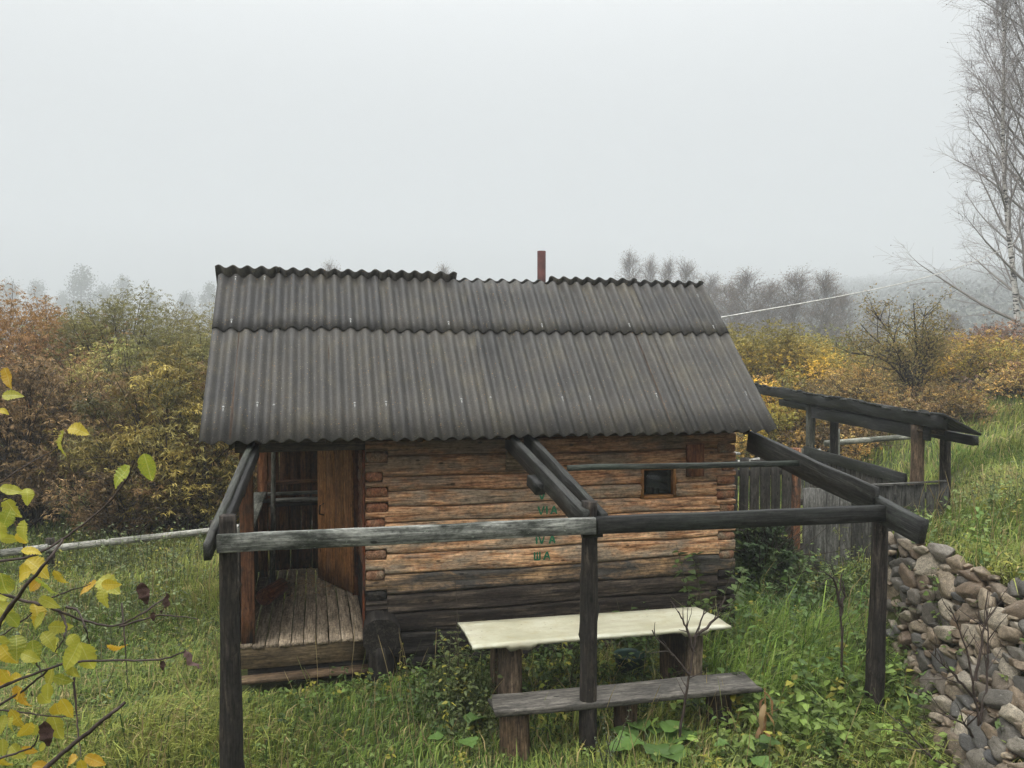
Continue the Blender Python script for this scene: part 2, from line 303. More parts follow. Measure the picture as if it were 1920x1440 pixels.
def m_stone(rub=False):
    m, n, l, b, out = mat_new('field_stone'); oi = n.new('ShaderNodeObjectInfo'); src = noise(n, l, coords(n, l, (1, 1, 1)), 7.0, 1, .5).outputs[0] if rub else oi.outputs['Random']
    base = ramp(n, l, src, [(0, (.055, .055, .058)), (.12, (.12, .110, .095)), (.26, (.23, .165, .105)), (.42, (.36, .29, .20)), (.56, (.17, .11, .068)), (.70, (.42, .36, .27)), (.86, (.085, .08, .075)), (1, (.28, .20, .125))])
    base.color_ramp.interpolation = 'LINEAR'
    n1 = noise(n, l, coords(n, l, (1, 1, 1)), 3.0, 8, .7); n2 = noise(n, l, coords(n, l, (1, 1, 1), 7), 14, 6, .7)
    c = mix(n, l, 1., base.outputs[0], ramp(n, l, n1.outputs[0], [(.3, .32), (.7, 1.1)]).outputs[0], 'MULTIPLY')
    f = ramp(n, l, n2.outputs[0], [(.50, 0), (.60, .85)]).outputs[0]; c = mix(n, l, f, c, (.045, .038, .022))
    f2 = ramp(n, l, noise(n, l, coords(n, l, (1, 1, 1), 3), 5, 6, .7).outputs[0], [(.62, 0), (.7, .7)]).outputs[0]; c = mix(n, l, f2, c, (.46, .45, .40))
    l.new(c, b.inputs['Base Color']); b.inputs['Roughness'].default_value = .7; bump(n, l, b, mix(n, l, .5, n1.outputs[0], n2.outputs[0]), .7, .012); return m
M_STONE = m_stone(); M_RUBBLE = m_stone(True)
M_MORTAR = plain('dark_wall_earth', (.05, .036, .024), .95, .1, 0, .6, 8, 1.0)
def m_foliage(name, trans=.35, rough=.5, spec=.25, var=.25):
    m, n, l, b, out = mat_new(name); a = n.new('ShaderNodeVertexColor'); a.layer_name = 'Col'
    oi = n.new('ShaderNodeObjectInfo'); c = mix(n, l, 1., a.outputs[0], oi.outputs['Color'], 'MULTIPLY')
    l.new(c, b.inputs['Base Color']); b.inputs['Roughness'].default_value = rough; b.inputs['Specular IOR Level'].default_value = spec
    t = n.new('ShaderNodeBsdfTranslucent'); l.new(c, t.inputs[0]); ms = n.new('ShaderNodeMixShader'); ms.inputs[0].default_value = trans
    l.new(b.outputs[0], ms.inputs[1]); l.new(t.outputs[0], ms.inputs[2]); l.new(ms.outputs[0], out.inputs[0]); return m
M_LEAF = m_foliage('leaf'); M_GRASS = m_foliage('grass_blade', .3, .55, .2); M_STEM = m_foliage('stem', 0.0, .8, .2)
def m_bigleaf():
    m, n, l, b, out = mat_new('autumn_shrub_leaf'); oi = n.new('ShaderNodeObjectInfo'); n1 = noise(n, l, coords(n, l, (1, 1, 1)), 35, 5, .6); n2 = noise(n, l, coords(n, l, (1, 1, 1), 9), 90, 4, .7)
    c = mix(n, l, ramp(n, l, n1.outputs[0], [(.4, 0), (.65, .65)]).outputs[0], oi.outputs['Color'], (.55, .42, .04), 'MIX')
    tcv = n.new('ShaderNodeTexCoord'); sx = n.new('ShaderNodeSeparateXYZ'); l.new(tcv.outputs['Object'], sx.inputs[0]); ab = nd(n, 'ShaderNodeMath', operation='ABSOLUTE'); l.new(sx.outputs[1], ab.inputs[0])
    mu = nd(n, 'ShaderNodeMath', operation='MULTIPLY_ADD'); l.new(ab.outputs[0], mu.inputs[0]); mu.inputs[1].default_value = -1.1; l.new(sx.outputs[0], mu.inputs[2]); sc_ = nd(n, 'ShaderNodeMath', operation='MULTIPLY'); l.new(mu.outputs[0], sc_.inputs[0]); sc_.inputs[1].default_value = 50.0; sn = nd(n, 'ShaderNodeMath', operation='SINE'); l.new(sc_.outputs[0], sn.inputs[0])
    vn = ramp(n, l, sn.outputs[0], [(.90, 0), (.98, .16)]).outputs[0]; c = mix(n, l, vn, c, (.62, .60, .22)); md = ramp(n, l, ab.outputs[0], [(.008, .4), (.016, 0)]).outputs[0]; c = mix(n, l, md, c, (.62, .60, .25))
    c = mix(n, l, ramp(n, l, n2.outputs[0], [(.64, 0), (.70, .85)]).outputs[0], c, (.10, .05, .02)); l.new(c, b.inputs['Base Color']); b.inputs['Roughness'].default_value = .45
    t = n.new('ShaderNodeBsdfTranslucent'); l.new(c, t.inputs[0]); ms = n.new('ShaderNodeMixShader'); ms.inputs[0].default_value = .45
    l.new(b.outputs[0], ms.inputs[1]); l.new(t.outputs[0], ms.inputs[2]); l.new(ms.outputs[0], out.inputs[0]); return m
M_BIGLEAF = m_bigleaf()
def m_drybig():
    m, n, l, b, out = mat_new('withered_brown_leaf'); n1 = noise(n, l, coords(n, l, (1, 1, 1)), 60, 6, .7)
    c = ramp(n, l, n1.outputs[0], [(.35, (.035, .018, .015)), (.6, (.10, .05, .04)), (.72, (.30, .2, .08))]).outputs[0]; l.new(c, b.inputs['Base Color']); b.inputs['Roughness'].default_value = .8; bump(n, l, b, n1.outputs[0], .6, .004); return m
M_DRYBIG = m_drybig()
def m_birch():
    m, n, l, b, out = mat_new('birch_bark'); v = n.new('ShaderNodeVertexColor'); v.layer_name = 'Col'
    n1 = noise(n, l, coords(n, l, (3, 3, 9)), 1.1, 5, .65); f = ramp(n, l, n1.outputs[0], [(.50, 0), (.56, 1)]).outputs[0]
    c = mix(n, l, f, v.outputs[0], (.03, .028, .026)); l.new(c, b.inputs['Base Color']); b.inputs['Roughness'].default_value = .8; return m
M_BIRCH = m_birch()
def m_ground():
    m, n, l, b, out = mat_new('ground_soil_and_turf'); g = coords(n, l, (1, 1, 1), 0)
    n1 = noise(n, l, g, .9, 8, .7); n2 = noise(n, l, g, 9, 6, .7)
    c = ramp(n, l, mix(n, l, .5, n1.outputs[0], n2.outputs[0]), [(.35, (.022, .024, .010)), (.5, (.05, .058, .02)), (.65, (.085, .085, .035))]).outputs[0]
    l.new(c, b.inputs['Base Color']); b.inputs['Roughness'].default_value = .95; b.inputs['Specular IOR Level'].default_value = .1; bump(n, l, b, n2.outputs[0], .8, .05); return m
M_GROUND = m_ground()
def m_glass():
    m, n, l, b, out = mat_new('old_window_glass'); b.inputs['Base Color'].default_value = (.02, .024, .022, 1); b.inputs['Roughness'].default_value = .08; b.inputs['Specular IOR Level'].default_value = .5
    t = n.new('ShaderNodeBsdfTransparent'); t.inputs[0].default_value = (.8, .85, .82, 1); ms = n.new('ShaderNodeMixShader'); ms.inputs[0].default_value = .55
    l.new(b.outputs[0], ms.inputs[1]); l.new(t.outputs[0], ms.inputs[2]); l.new(ms.outputs[0], out.inputs[0]); return m
M_GLASS = m_glass()

# ------------------------------------------------------------------ terrain
_XTy = [-14, -2.7, -0.9, -.3, 0.5, 2.0, 4, 8, 20, 60, 900]; _XTx = [4.8, 4.98, 5.17, 6.3, 7.7, 9.5, 10.8, 13.2, 17, 34, 400]
_XBy = [-14, -5.5, -3.4, -1.2, -0.9, -.3, 0.5, 2.0, 4, 8, 20, 60, 900]; _XBx = [3.0, 3.3, 4.0, 5.0, 5.06, 5.25, 5.9, 7.6, 9.0, 11.2, 13.5, 27, 380]
_gn = wob2(3, .35); _gn2 = wob2(4, 1.9)
def gz(x, y):
    x = np.asarray(x, float); y = np.asarray(y, float)
    xt = np.interp(y, _XTy, _XTx); xb = np.interp(y, _XBy, _XBx)
    t = np.clip((x-xb)/(xt-xb), 0, 1)
    h = 1.25*t+0.95*sstep(0, 5, x-xt)
    h = h-2.3*sstep(6.6, 13, y-np.maximum(0, x-5)*1.2-np.maximum(0, -x-4)*.1)
    near = 1.4*sstep(-4.4, -7.4, y); h = np.maximum(h, near*sstep(6, 3, x)+np.where(x > 3, h*0, 0))
    D = np.hypot(x+.5, y+8)
    az = np.arctan2(x+.5, y+8); k = .06+.008*np.sin(az*7+.6)+.06*sstep(.1, .6, az)
    h = h+k*np.maximum(0, D-170)*sstep(170, 300, D)
    h = h+_gn(x, y)*.5*sstep(18, 60, D)+.03*_gn2(x, y)*sstep(2, 5, D)
    return h
def build_ground():
    a = np.concatenate([-np.geomspace(1150, 16, 30), np.arange(-15, 22, .33), np.geomspace(22.5, 1150, 36)])
    b = np.concatenate([-np.geomspace(320, 16, 12), np.arange(-15, 26, .33), np.geomspace(26.5, 1150, 40)])
    X, Y = np.meshgrid(a, b); Z = gz(X, Y); V = np.stack([X, Y, Z], -1).reshape(-1, 3); nx, ny = len(a), len(b)
    i = np.arange(ny-1)[:, None]*nx+np.arange(nx-1)[None]; Q = np.stack([i, i+1, i+nx+1, i+nx], -1).reshape(-1, 4)
    o = new_obj('ground', mesh_np('ground', V, Q, smooth=True), M_GROUND); o['kind'] = 'structure'
build_ground()

# ------------------------------------------------------------------ bathhouse
W = 3.94
bath = thing('log_bathhouse', 'small weathered log bathhouse with grey corrugated sheet roof and open porch', 'bathhouse', (1.3, 1.3, 0))
SEAMS = [2.30, 2.135, 1.945, 1.79, 1.64, 1.485, 1.335, 1.185, .985, .785, .60, .40, .16]
_sw = [wob(900+i, 5, 1.3) for i in range(len(SEAMS))]
def seam(i, x): return SEAMS[i]+(.014*_sw[i](x) if 0 < i < len(SEAMS)-1 else 0)
NPR = 15
_fw = [wob2(950+i, 3.0) for i in range(len(SEAMS))]; _fx = [wob(970+i, 6, 5.0) for i in range(len(SEAMS))]
def face_y(i, x, t):
    """depth of the outer face of front log i at x, t in -1..1 across its height (outer side negative)"""
    t = np.asarray(t, float); s = np.abs(t); return 0.010-0.032*(1-s**4)+.006*_fw[i](np.asarray(x)*1.3, t*1.6)+.005*_fx[i](x)*(.3+.7*np.cos(t*5+i))
JS = .195+np.random.default_rng(41).uniform(-.035, .04, len(SEAMS))
def front_log(i, x0, x1, tl, tr, mat, tint):
    """log i of the front wall between x0, x1; tl / tr: notched tail at that end"""
    n = max(6, int((x1-x0)/.07)); xs = np.linspace(x0, x1, n); up_, lo_ = JS[i], JS[i+1]
    if tl: xs = np.unique(np.concatenate([[0.0, up_-.004, up_+.002, lo_-.004, lo_+.002], xs[xs > .26]]))
    if tr: xs = np.unique(np.concatenate([xs[xs < W-.26], [W-up_-.002, W-up_+.004, W-lo_-.002, W-lo_+.004, W]]))
    t = np.linspace(-1, 1, NPR); R = []
    for x in xs:
        lo, hi = seam(i+1, x)+.003, seam(i, x)-.003
        q = .046
        if i > 0 and ((tl and x < up_) or (tr and x > W-up_)): hi -= q
        if i+1 < len(SEAMS)-1 and ((tl and x < lo_) or (tr and x > W-lo_)): lo += q
        z = (lo+hi)/2+(hi-lo)/2*np.sin(t*math.pi/2*.98)/math.sin(math.pi/2*.98); y = face_y(i, x, t)
        ring = [(x, a, b) for a, b in zip(y, z)]+[(x, .20, hi), (x, .20, lo)]; R.append(ring)
    V, Q, T = loft(np.array(R)); Q = Q[:, ::-1]; T = T[:, ::-1]
    org = np.array([(x0+x1)/2, .1, (SEAMS[i]+SEAMS[i+1])/2]); m = mesh_np('log', V-org, Q, T); m.polygons.foreach_set('use_smooth', np.r_[np.ones(len(Q), bool), np.zeros(len(T), bool)])
    o = new_obj('log', m, mat, Matrix.Translation(Vector(org)), bath); o.color = (*tint, 1); return o
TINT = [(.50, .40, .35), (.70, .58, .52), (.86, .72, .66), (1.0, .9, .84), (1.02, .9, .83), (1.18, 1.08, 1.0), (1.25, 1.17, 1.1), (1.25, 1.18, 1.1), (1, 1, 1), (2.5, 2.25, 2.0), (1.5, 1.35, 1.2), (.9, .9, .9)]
LMAT = [M_LOG]*8+[M_LOGHALF, M_LOGDARK, M_LOGDARK, M_LOGDARK]
front = {}
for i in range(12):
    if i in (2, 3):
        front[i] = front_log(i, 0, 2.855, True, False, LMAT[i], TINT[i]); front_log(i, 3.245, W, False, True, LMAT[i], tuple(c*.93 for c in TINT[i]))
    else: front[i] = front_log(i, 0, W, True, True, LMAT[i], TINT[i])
def side_log(i, xa, xb, y1, mat, tint):
    """log of a side wall: its squared end shows in the front corner, the body runs back along Y"""
    zc = SEAMS[i]; lo, hi = (SEAMS[i+1]+zc)/2, (SEAMS[i-1]+zc)/2; r = np.random.default_rng(60+i+int(xa*9)); dj = 0; o_ = -.022+r.uniform(-.012, .012)
    R = []
    for y, h in ((o_, .036), (o_+.012, .043), (.19, .043), (.205, None), (y1*.5, None), (y1, None)):
        a, b = (zc-h, zc+h) if h else (lo+.004, hi-.004)
        x0, x1 = xa+.004, xb+dj-.004
        if h == .036: x0, x1 = x0+.008, x1-.008
        c = min(.02, (b-a)*.25); ring = [(x0, a+c), (x0+c, a), (x1-c, a), (x1, a+c), (x1, b-c), (x1-c, b), (x0+c, b), (x0, b-c)]; R.append([(p+r.normal(0, .003), y+r.normal(0, .002), q+r.normal(0, .003)) for p, q in ring])
    V, Q, T = loft(np.array(R)); org = np.array([(xa+xb)/2, y1/2, zc]); Rz = Matrix.Translation(Vector(org)) @ Matrix.Rotation(math.pi/2, 4, 'Z')
    P = np.array([(p[1], -p[0], p[2]) for p in (V-org)]); o = new_obj('log', mesh_np('log', P, Q[:, ::-1], T[:, ::-1]), mat, Rz, bath); o.color = (*tint, 1)
for i in range(1, 12):
    dk = i > 8; mt = M_LOGDARK if dk else M_END; tn = ((.75, .72, .72) if i == 1 else (.95, .78, .7)) if not dk else (1, 1, 1)
    if i in (7, 8): tn = (1.05, 1.12, 1.15)
    side_log(i, 0, JS[i]-.002, 1.47 if SEAMS[i] > .42 else 2.9, mt, tn); side_log(i, W-JS[i]+.002, W, 2.9, mt, tn)
# dark lower sill log and protruding sill end
round_log('log', (.3, .08, .09), (W, .08, .09), .10, .10, M_LOGDARK, bath, 12)
se = round_log('sill_log_end', (.16, .25, .50), (.13, -.28, .46), .17, .18, M_LOGDARK, bath, 16, .06, .06, up=(0, 0, 1))
se['label'] = 'blackened round end of the sill log jutting out at the porch corner'
round_log('support_post', (.14, -.16, -.05), (.14, -.16, .36), .13, .12, M_LOGDARK, bath, 12)
# painted assembly marks on the logs
def marks(i, zc, x0, strokes, cw, chh, name):
    """strokes in letter units, brushed on the face of front log i"""
    a = Acc(); r = np.random.default_rng(i+3)
    for (ax, az, bx, bz) in strokes:
        n = 7; tt = np.linspace(0, 1, n); X = x0+(ax+(bx-ax)*tt)*cw; Z = zc+(az+(bz-az)*tt-.5)*chh; d = np.array([bx-ax, bz-az])*[cw, chh]; d /= np.linalg.norm(d); nx, nz = -d[1], d[0]; wd = .0085*r.uniform(.75, 1.3, n); wd[-1] *= .5; V = []
        for s in (-1, 0, 1):
            xx = X+nx*wd*s+r.normal(0, .0012, n); zz = Z+nz*wd*s; lo, hi = np.array([seam(i+1, q) for q in xx])+.003, np.array([seam(i, q) for q in xx])-.003
            t = np.arcsin(np.clip((zz-(lo+hi)/2)/((hi-lo)/2)*math.sin(math.pi/2*.98), -1, 1))/(math.pi/2*.98); yy = np.array([face_y(i, q, k) for q, k in zip(xx, t)])-.0045; V.append(np.stack([xx, yy, zz], -1))
        V = np.array(V); b = np.arange(n-1); Q = np.concatenate([np.stack([k*n+b, k*n+b+1, (k+1)*n+b+1, (k+1)*n+b], -1) for k in range(2)]); a.add(V.reshape(-1, 3), Q)
    o = new_obj('painted_mark', a.mesh('painted_mark'), M_GREENPAINT, Matrix.Identity(4), front[i]); o['label'] = name
def I(x): return [(x, 1, x+.02, 0)]
def Vv(x): return [(x, 1, x+.28, 0), (x+.6, 1, x+.3, 0)]
def A_(x): return [(x, 0, x+.3, 1), (x+.32, 1, x+.62, 0), (x+.12, .38, x+.5, .36)]
marks(6, 1.255, 1.71, I(0)+Vv(.25)+A_(1.35), .1, .085, 'green painted mark IVA')
marks(7, 1.09, 1.69, I(0)+I(.28)+I(.56)+[(-.02, .1, .6, .05)]+A_(1.0), .1, .085, 'green painted mark IIIA')
marks(4, 1.553, 1.73, Vv(0)+I(.9)+A_(1.35), .1, .085, 'green painted mark VIA')
marks(3, 1.70, 1.74, Vv(0), .1, .07, 'green painted mark V')
# window
wf = new_obj('window', None, None, Matrix.Translation(Vector((3.05, 0, 1.79))), bath)
for p0, p1, wd, ht in (((2.865, .03, 1.63), (2.865, .03, 1.955), .10, .035), ((3.235, .03, 1.63), (3.235, .03, 1.955), .10, .035)):
    beam('window_frame', p0, p1, ht, wd, M_DOOR, wf, up=(0, 1, 0), jit=.001, ch=.003)
for z in (1.642, 1.943): beam('window_frame', (2.884, .03, z), (3.216, .03, z), .095, .034, M_DOOR, wf, jit=.001, ch=.003)
new_obj('pane', mesh_np('pane', [(2.884, .05, 1.66), (3.216, .05, 1.66), (3.216, .05, 1.926), (2.884, .05, 1.926), (2.884, .054, 1.66), (3.216, .054, 1.66), (3.216, .054, 1.926), (2.884, .054, 1.926)], [(0, 1, 2, 3), (7, 6, 5, 4), (0, 4, 5, 1), (2, 6, 7, 3), (1, 5, 6, 2), (3, 7, 4, 0)]), M_GLASS, None, wf)
beam('window_ledge', (2.86, .30, 1.64), (3.24, .30, 1.64), .34, .03, M_DARKIN, wf)
for k, (jx, jr, jh) in enumerate(((2.93, .03, .09), (3.01, .035, .07), (3.10, .03, .06))):
    jz = round_log('glass_jar', (jx, .16, 1.656), (jx, .16, 1.656+jh), jr, jr*.85, M_JAR, None, 12, .0, .03); tag(jz, ['tall pale jar behind the window glass, leftmost of three', 'wide pale jar behind the window glass, between two others', 'shortest pale jar behind the window glass, rightmost of three'][k], 'jar', 'jars behind the window')
beam('wall_board', (3.45, -.045, 1.85), (3.45, -.045, 2.19), .03, .2, M_REDPOST, bath, up=(1, 0, 0), tint=(.75, .6, .55))
beam('wall_board', (1.39, -.05, 2.07), (1.60, -.05, 2.07), .05, .19, M_STUMP, bath, tint=(.8, .75, .7))
# inner back wall, ceiling boards and gables close the rooms
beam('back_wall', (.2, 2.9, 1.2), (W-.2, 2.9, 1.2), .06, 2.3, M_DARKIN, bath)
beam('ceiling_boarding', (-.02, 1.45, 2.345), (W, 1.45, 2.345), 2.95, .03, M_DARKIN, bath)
TH = math.atan2(1.645, 1.681); CT, ST = math.cos(TH), math.sin(TH); XE, YE, ZE, RL = -1.429, -.40, 2.334, 5.6
YR, ZR = YE+2.352*CT, ZE+2.352*ST
def gable(x, y0, y1, z0, mat):
    th = .03
    for k, y in enumerate(np.arange(y0, y1-.01, .145)):
        ya, yb = y+.003, min(y+.142, y1); zt = lambda q: (ZE+(q-YE)*ST/CT if q < YR else ZR-(q-YR)*ST/CT)-.07
        if zt((ya+yb)/2) < z0+.05: continue
        V = [(xx, q, z) for xx in (x-th/2, x+th/2) for q, z in ((ya, z0), (yb, z0), (yb, zt(yb)), (ya, zt(ya)))]
        org = np.array([x, (ya+yb)/2, z0]); new_obj('gable_board', mesh_np('gable_board', np.array(V)-org, [(0, 1, 2, 3), (7, 6, 5, 4), (0, 4, 5, 1), (1, 5, 6, 2), (2, 6, 7, 3), (3, 7, 4, 0)]), mat, Matrix.Translation(Vector(org)), bath)
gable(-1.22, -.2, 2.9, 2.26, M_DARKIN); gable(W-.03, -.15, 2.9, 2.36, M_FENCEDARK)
# rafters and battens under the sheets
for x in (-1.2, -.35, .5, 1.35, 2.2, 3.05, 3.9):
    beam('roof_rafter', (x, YE+.08, ZE+.08-.075), (x, YR-.03, ZR-.03-.075), .05, .10, M_DARKIN, bath); beam('roof_rafter', (x+.055, 3.1, ZR-(3.1-YR)*ST/CT-.075), (x+.055, YR+.03, ZR-.03-.075), .05, .10, M_DARKIN, bath)
for s in (.14, .75, 1.45, 2.2):
    beam('roof_batten', (XE+.05, YE+s*CT+ST*.022, ZE+s*ST-CT*.042), (XE+RL-.05, YE+s*CT+ST*.022, ZE+s*ST-CT*.042), .07, .03, M_DARKIN, bath, up=(0, -ST, CT))
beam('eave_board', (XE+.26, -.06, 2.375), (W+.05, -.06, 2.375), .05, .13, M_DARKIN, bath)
beam('added_porch_ceiling', (-1.2, 1.5, 2.33), (-.02, 1.5, 2.33), 2.75, .02, M_DARKIN, bath)  # unseen ceiling boards, added to darken the porch inside
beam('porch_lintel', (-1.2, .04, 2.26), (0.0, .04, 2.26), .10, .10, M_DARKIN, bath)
# corrugated sheets
PW = .1474; AMP = .026
_sheet = {}
def sheet_mesh(nw, L):
    k = (nw, round(L, 2))
    if k in _sheet: return _sheet[k]
    nx = nw*12+7; xs = np.linspace(-.25*PW, nw*PW+.25*PW, nx); ys = np.linspace(0, L, 5); V = []
    for s in (0, 1):
        for y in ys: V += [(x, y, AMP*math.cos(2*math.pi*x/PW)-s*.0075) for x in xs]
    nn = nx*5; i = np.arange(4)[:, None]*nx+np.arange(nx-1)[None]; Q = [np.stack([i, i+1, i+nx+1, i+nx], -1).reshape(-1, 4), np.stack([i, i+nx, i+nx+1, i+1], -1).reshape(-1, 4)+nn]
    b = np.arange(nx-1); t = 4*nx+b; c = np.arange(4)*nx; d = c+nx-1
    Q += [np.stack([b, b+nn, b+nn+1, b+1], -1), np.stack([t, t+1, t+nn+1, t+nn], -1), np.stack([c, c+nx, c+nx+nn, c+nn], -1), np.stack([d, d+nn, d+nx+nn, d+nx], -1)]
    m = mesh_np('roof_sheet', V, np.concatenate(Q)); sm = np.zeros(len(m.polygons), bool); sm[:2*4*(nx-1)] = True; m.polygons.foreach_set('use_smooth', sm); m.materials.append(M_SLATE); _sheet[k] = m; return m
def place_sheet(nw, L, org, X, Y, N, dn=0., tilt=0., rot=0.):
    M = Matrix.Identity(4); o = Vector(org)+Vector(N)*dn
    for i in range(3): M[i][0] = X[i]; M[i][1] = Y[i]; M[i][2] = N[i]; M[i][3] = o[i]
    M = M @ Matrix.Rotation(tilt, 4, 'X') @ Matrix.Rotation(rot, 4, 'Z'); return new_obj('roof_sheet', sheet_mesh(nw, L), None, M, bath)
SF, NF = (0, CT, ST), (0, -ST, CT); SB, NB = (0, -CT, ST), (0, ST, CT)
cuts = [4, 7, 7, 7, 7, 6]; r = np.random.default_rng(12); x = XE; fs = {}; low_jit = [0, .004, -.006, .003, 0, .002]
for k, nw in enumerate(cuts):
    s0 = low_jit[k]; fs[0, k] = (place_sheet(nw, 1.62, (x, YE+s0*CT, ZE+s0*ST), (1, 0, 0), SF, NF, .020+.0045*(k % 2), 0, r.normal(0, .0015)), x)
    su = 1.49+[-.012, .012, -.006, -.01, -.006, -.008][k]; fs[1, k] = (place_sheet(nw, .862, (x, YE+su*CT, ZE+su*ST), (1, 0, 0), SF, NF, .034+.0045*(k % 2), -.006, r.normal(0, .0015)), x)
    x += nw*PW
x = XE+RL+.0; BL = 2.352
cb = [6, 7, 8, 6, 7, 4]; over = [.055, .065, .012, .092, .092, .10]
for k, nw in enumerate(cb):
    if k == 5: x -= .035
    ov = over[k]; dn = .052+.004*(k % 2)
    place_sheet(nw, 1.2+ov, (x, YR+1.2*CT, ZR-1.2*ST), (-1, 0, 0), SB, NB, dn, 0, r.normal(0, .003)); place_sheet(nw, 1.62, (x, YR+2.70*CT, ZR-2.70*ST), (-1, 0, 0), SB, NB, dn-.016, 0, 0)
    x -= nw*PW
# pale nail heads with their runs of efflorescence
def nail_mesh():
    a = Acc(); th = np.linspace(0, 2*math.pi, 10, endpoint=False); c = np.stack([.013*np.cos(th), .013*np.sin(th), 0*th], -1); V, Q, T = loft(np.array([c, c*.8+[0, 0, .006]])); a.add(V, Q, T)
    yy = np.linspace(-.01, -.055, 6); wd = np.array([.006, .007, .006, .005, .003, .001]); V = np.array([[(-w_, y, .0012-abs(y)*.0), (w_, y, .0012)] for y, w_ in zip(yy, wd)]).reshape(-1, 3); V = V+np.random.default_rng(2).normal(0, .0012, V.shape)*[1, 1, 0]; a.add(V, [(2*i, 2*i+1, 2*i+3, 2*i+2) for i in range(5)]); return a.mesh('roof_nail', mats=(M_NAIL,))
NM = nail_mesh()
for (nx, ns) in ((.168, .40), (.456, .448), (.614, .419), (1.337, .427), (1.635, .436), (2.367, .468), (2.666, .485), (3.395, .475), (3.693, .485), (4.424, .514), (5.464, .524), (.185, 1.60), (1.372, 1.60), (2.399, 1.60), (3.401, 1.58), (4.438, 1.60), (5.457, 1.585), (.482, 2.30), (.185, 2.29), (5.448, 2.15)):
    row = 0 if ns < 1.3 else 1; x0 = 0
    for k, nw in enumerate(cuts):
        if nx < x0+nw*PW+.03: break
        x0 += nw*PW
    sh, sx = fs[row, k]; j = round((nx-(sx-XE))/PW); s0 = low_jit[k] if row == 0 else 1.49
    new_obj('roof_nail', NM, None, WM[sh.name] @ Matrix.Translation(Vector((j*PW, ns-s0, AMP+.0015))), sh)
# flue pipe
def pipe():
    th = np.linspace(0, 2*math.pi, 20, endpoint=False); R = []
    for z, rr in ((3.0, .052), (4.43, .052), (4.43, .046), (4.1, .046)): R.append([(2.25+rr*math.cos(t), 1.72+rr*math.sin(t), z) for t in th])
    V, Q, T = loft(np.array(R)); o = new_obj('flue_pipe', mesh_np('flue_pipe', V-np.array([2.25, 1.72, 3.7]), Q, T, smooth=False), M_RUST, Matrix.Translation(Vector((2.25, 1.72, 3.7))), bath); m = o.data; m.polygons.foreach_set('use_smooth', np.r_[np.ones(len(Q), bool), np.zeros(len(T), bool)]); o['label'] = 'rusty red brown stove pipe'
pipe()
# porch: deck planks, front board, step, posts, siding, back wall, shelf, door
DZ = .395
for k in range(10):
    x = -1.17+.117*k; r = np.random.default_rng(300+k); beam('deck_plank', (x+.058, -.02+r.uniform(-.012, .012), DZ-.018+r.uniform(-.003, .003)), (x+.058, 2.88, DZ-.018), .107, .036, M_DECK, bath, tint=tuple(np.array([1, 1, 1])*r.uniform(.8, 1.12)*(.62 if k < 3 else 1)))
beam('deck_board', (-1.18, .005, .27), (.0, .005, .27), .035, .20, M_DECK, bath, tint=(.36, .33, .26))
beam('deck_joist', (-1.1, .06, .09), (.0, .06, .09), .08, .16, M_LOGDARK, bath)
beam('step_board', (-1.2, -.10, .10), (.02, -.06, .10), .15, .035, M_DECK, bath, tint=(.45, .38, .32))
beam('porch_post', (-1.10, .09, .38), (-1.10, .09, 2.24), .115, .12, M_REDPOST, bath, up=(1, 0, 0), jit=.006, tint=(.42, .41, .40))
beam('porch_post', (-1.10, 2.62, .38), (-1.10, 2.62, 2.4), .09, .10, M_REDPOST, bath, up=(1, 0, 0), tint=(.8, .75, .7))
for k in range(14): beam('siding_board', (-1.185, .20+.19*k, .36), (-1.185, .20+.19*k, 1.41), .182, .022, M_FENCEDARK, bath, up=(1, 0, 0))
beam('side_rail', (-1.13, .16, 1.44), (-1.13, 2.56, 1.44), .15, .035, M_GREY, bath, tint=(.75, .74, .68))
for k in range(9): beam('porch_wall_plank', (-1.12+.135*k, 2.9, .38), (-1.12+.135*k, 2.9, 2.4), .1345, .022, M_BROWNPLANK, bath, up=(0, 1, 0), tint=tuple(np.array([1, .95, .9])*random.uniform(.5, 1.0)))
beam('shelf_board', (-1.12, 2.56, 1.345), (-.03, 2.56, 1.345), .17, .03, M_GREY, bath, tint=(.7, .68, .64)); beam('shelf_board', (-1.12, 2.76, 1.40), (-.03, 2.76, 1.40), .12, .03, M_GREY, bath, tint=(.6, .58, .54))
beam('shelf_rail', (-1.12, 2.85, 1.53), (-.03, 2.85, 1.53), .03, .05, M_BROWNPLANK, bath)
beam('shelf_apron', (-1.12, 2.60, 1.29), (-.03, 2.60, 1.29), .03, .06, M_DARKIN, bath)
beam('door_jamb', (.02, 1.50, .38), (.02, 1.50, 2.26), .07, .16, M_REDPOST, bath, up=(1, 0, 0), tint=(.6, .5, .45)); beam('door_jamb', (.02, 2.42, .38), (.02, 2.42, 2.26), .07, .16, M_REDPOST, bath, up=(1, 0, 0), tint=(.5, .45, .4))
beam('corner_board', (-.016, .05, .42), (-.016, .05, 2.24), .09, .022, M_REDPOST, bath, up=(1, 0, 0), tint=(.75, .5, .42))
dh, df = np.array([-.045, 1.46, 0]), np.array([-.43, 2.26, 0]); dv = df-dh; dl = np.linalg.norm(dv); dv = dv/dl; dn = np.array([-dv[1], dv[0], 0])
door = new_obj('door', None, None, Matrix.Translation(Vector((dh[0], dh[1], .44))), bath); door['label'] = 'orange brown plank door standing ajar in the porch'
for k in range(4):
    c = dh+dv*dl*(k+.5)/4; beam('door_plank', (c[0], c[1], .425), (c[0], c[1], 2.22), dl/4-.005, .032, M_DOOR, door, up=tuple(dn), jit=.001, tint=tuple(np.array([1, 1, 1])*[1.15, .9, 1.05, 1.2][k]))
for z in (.7, 1.9): q0, q1 = dh+dv*.08-dn*.03, df-dv*.06-dn*.03; beam('door_batten', (q0[0], q0[1], z), (q1[0], q1[1], z), .026, .10, M_DOOR, door)
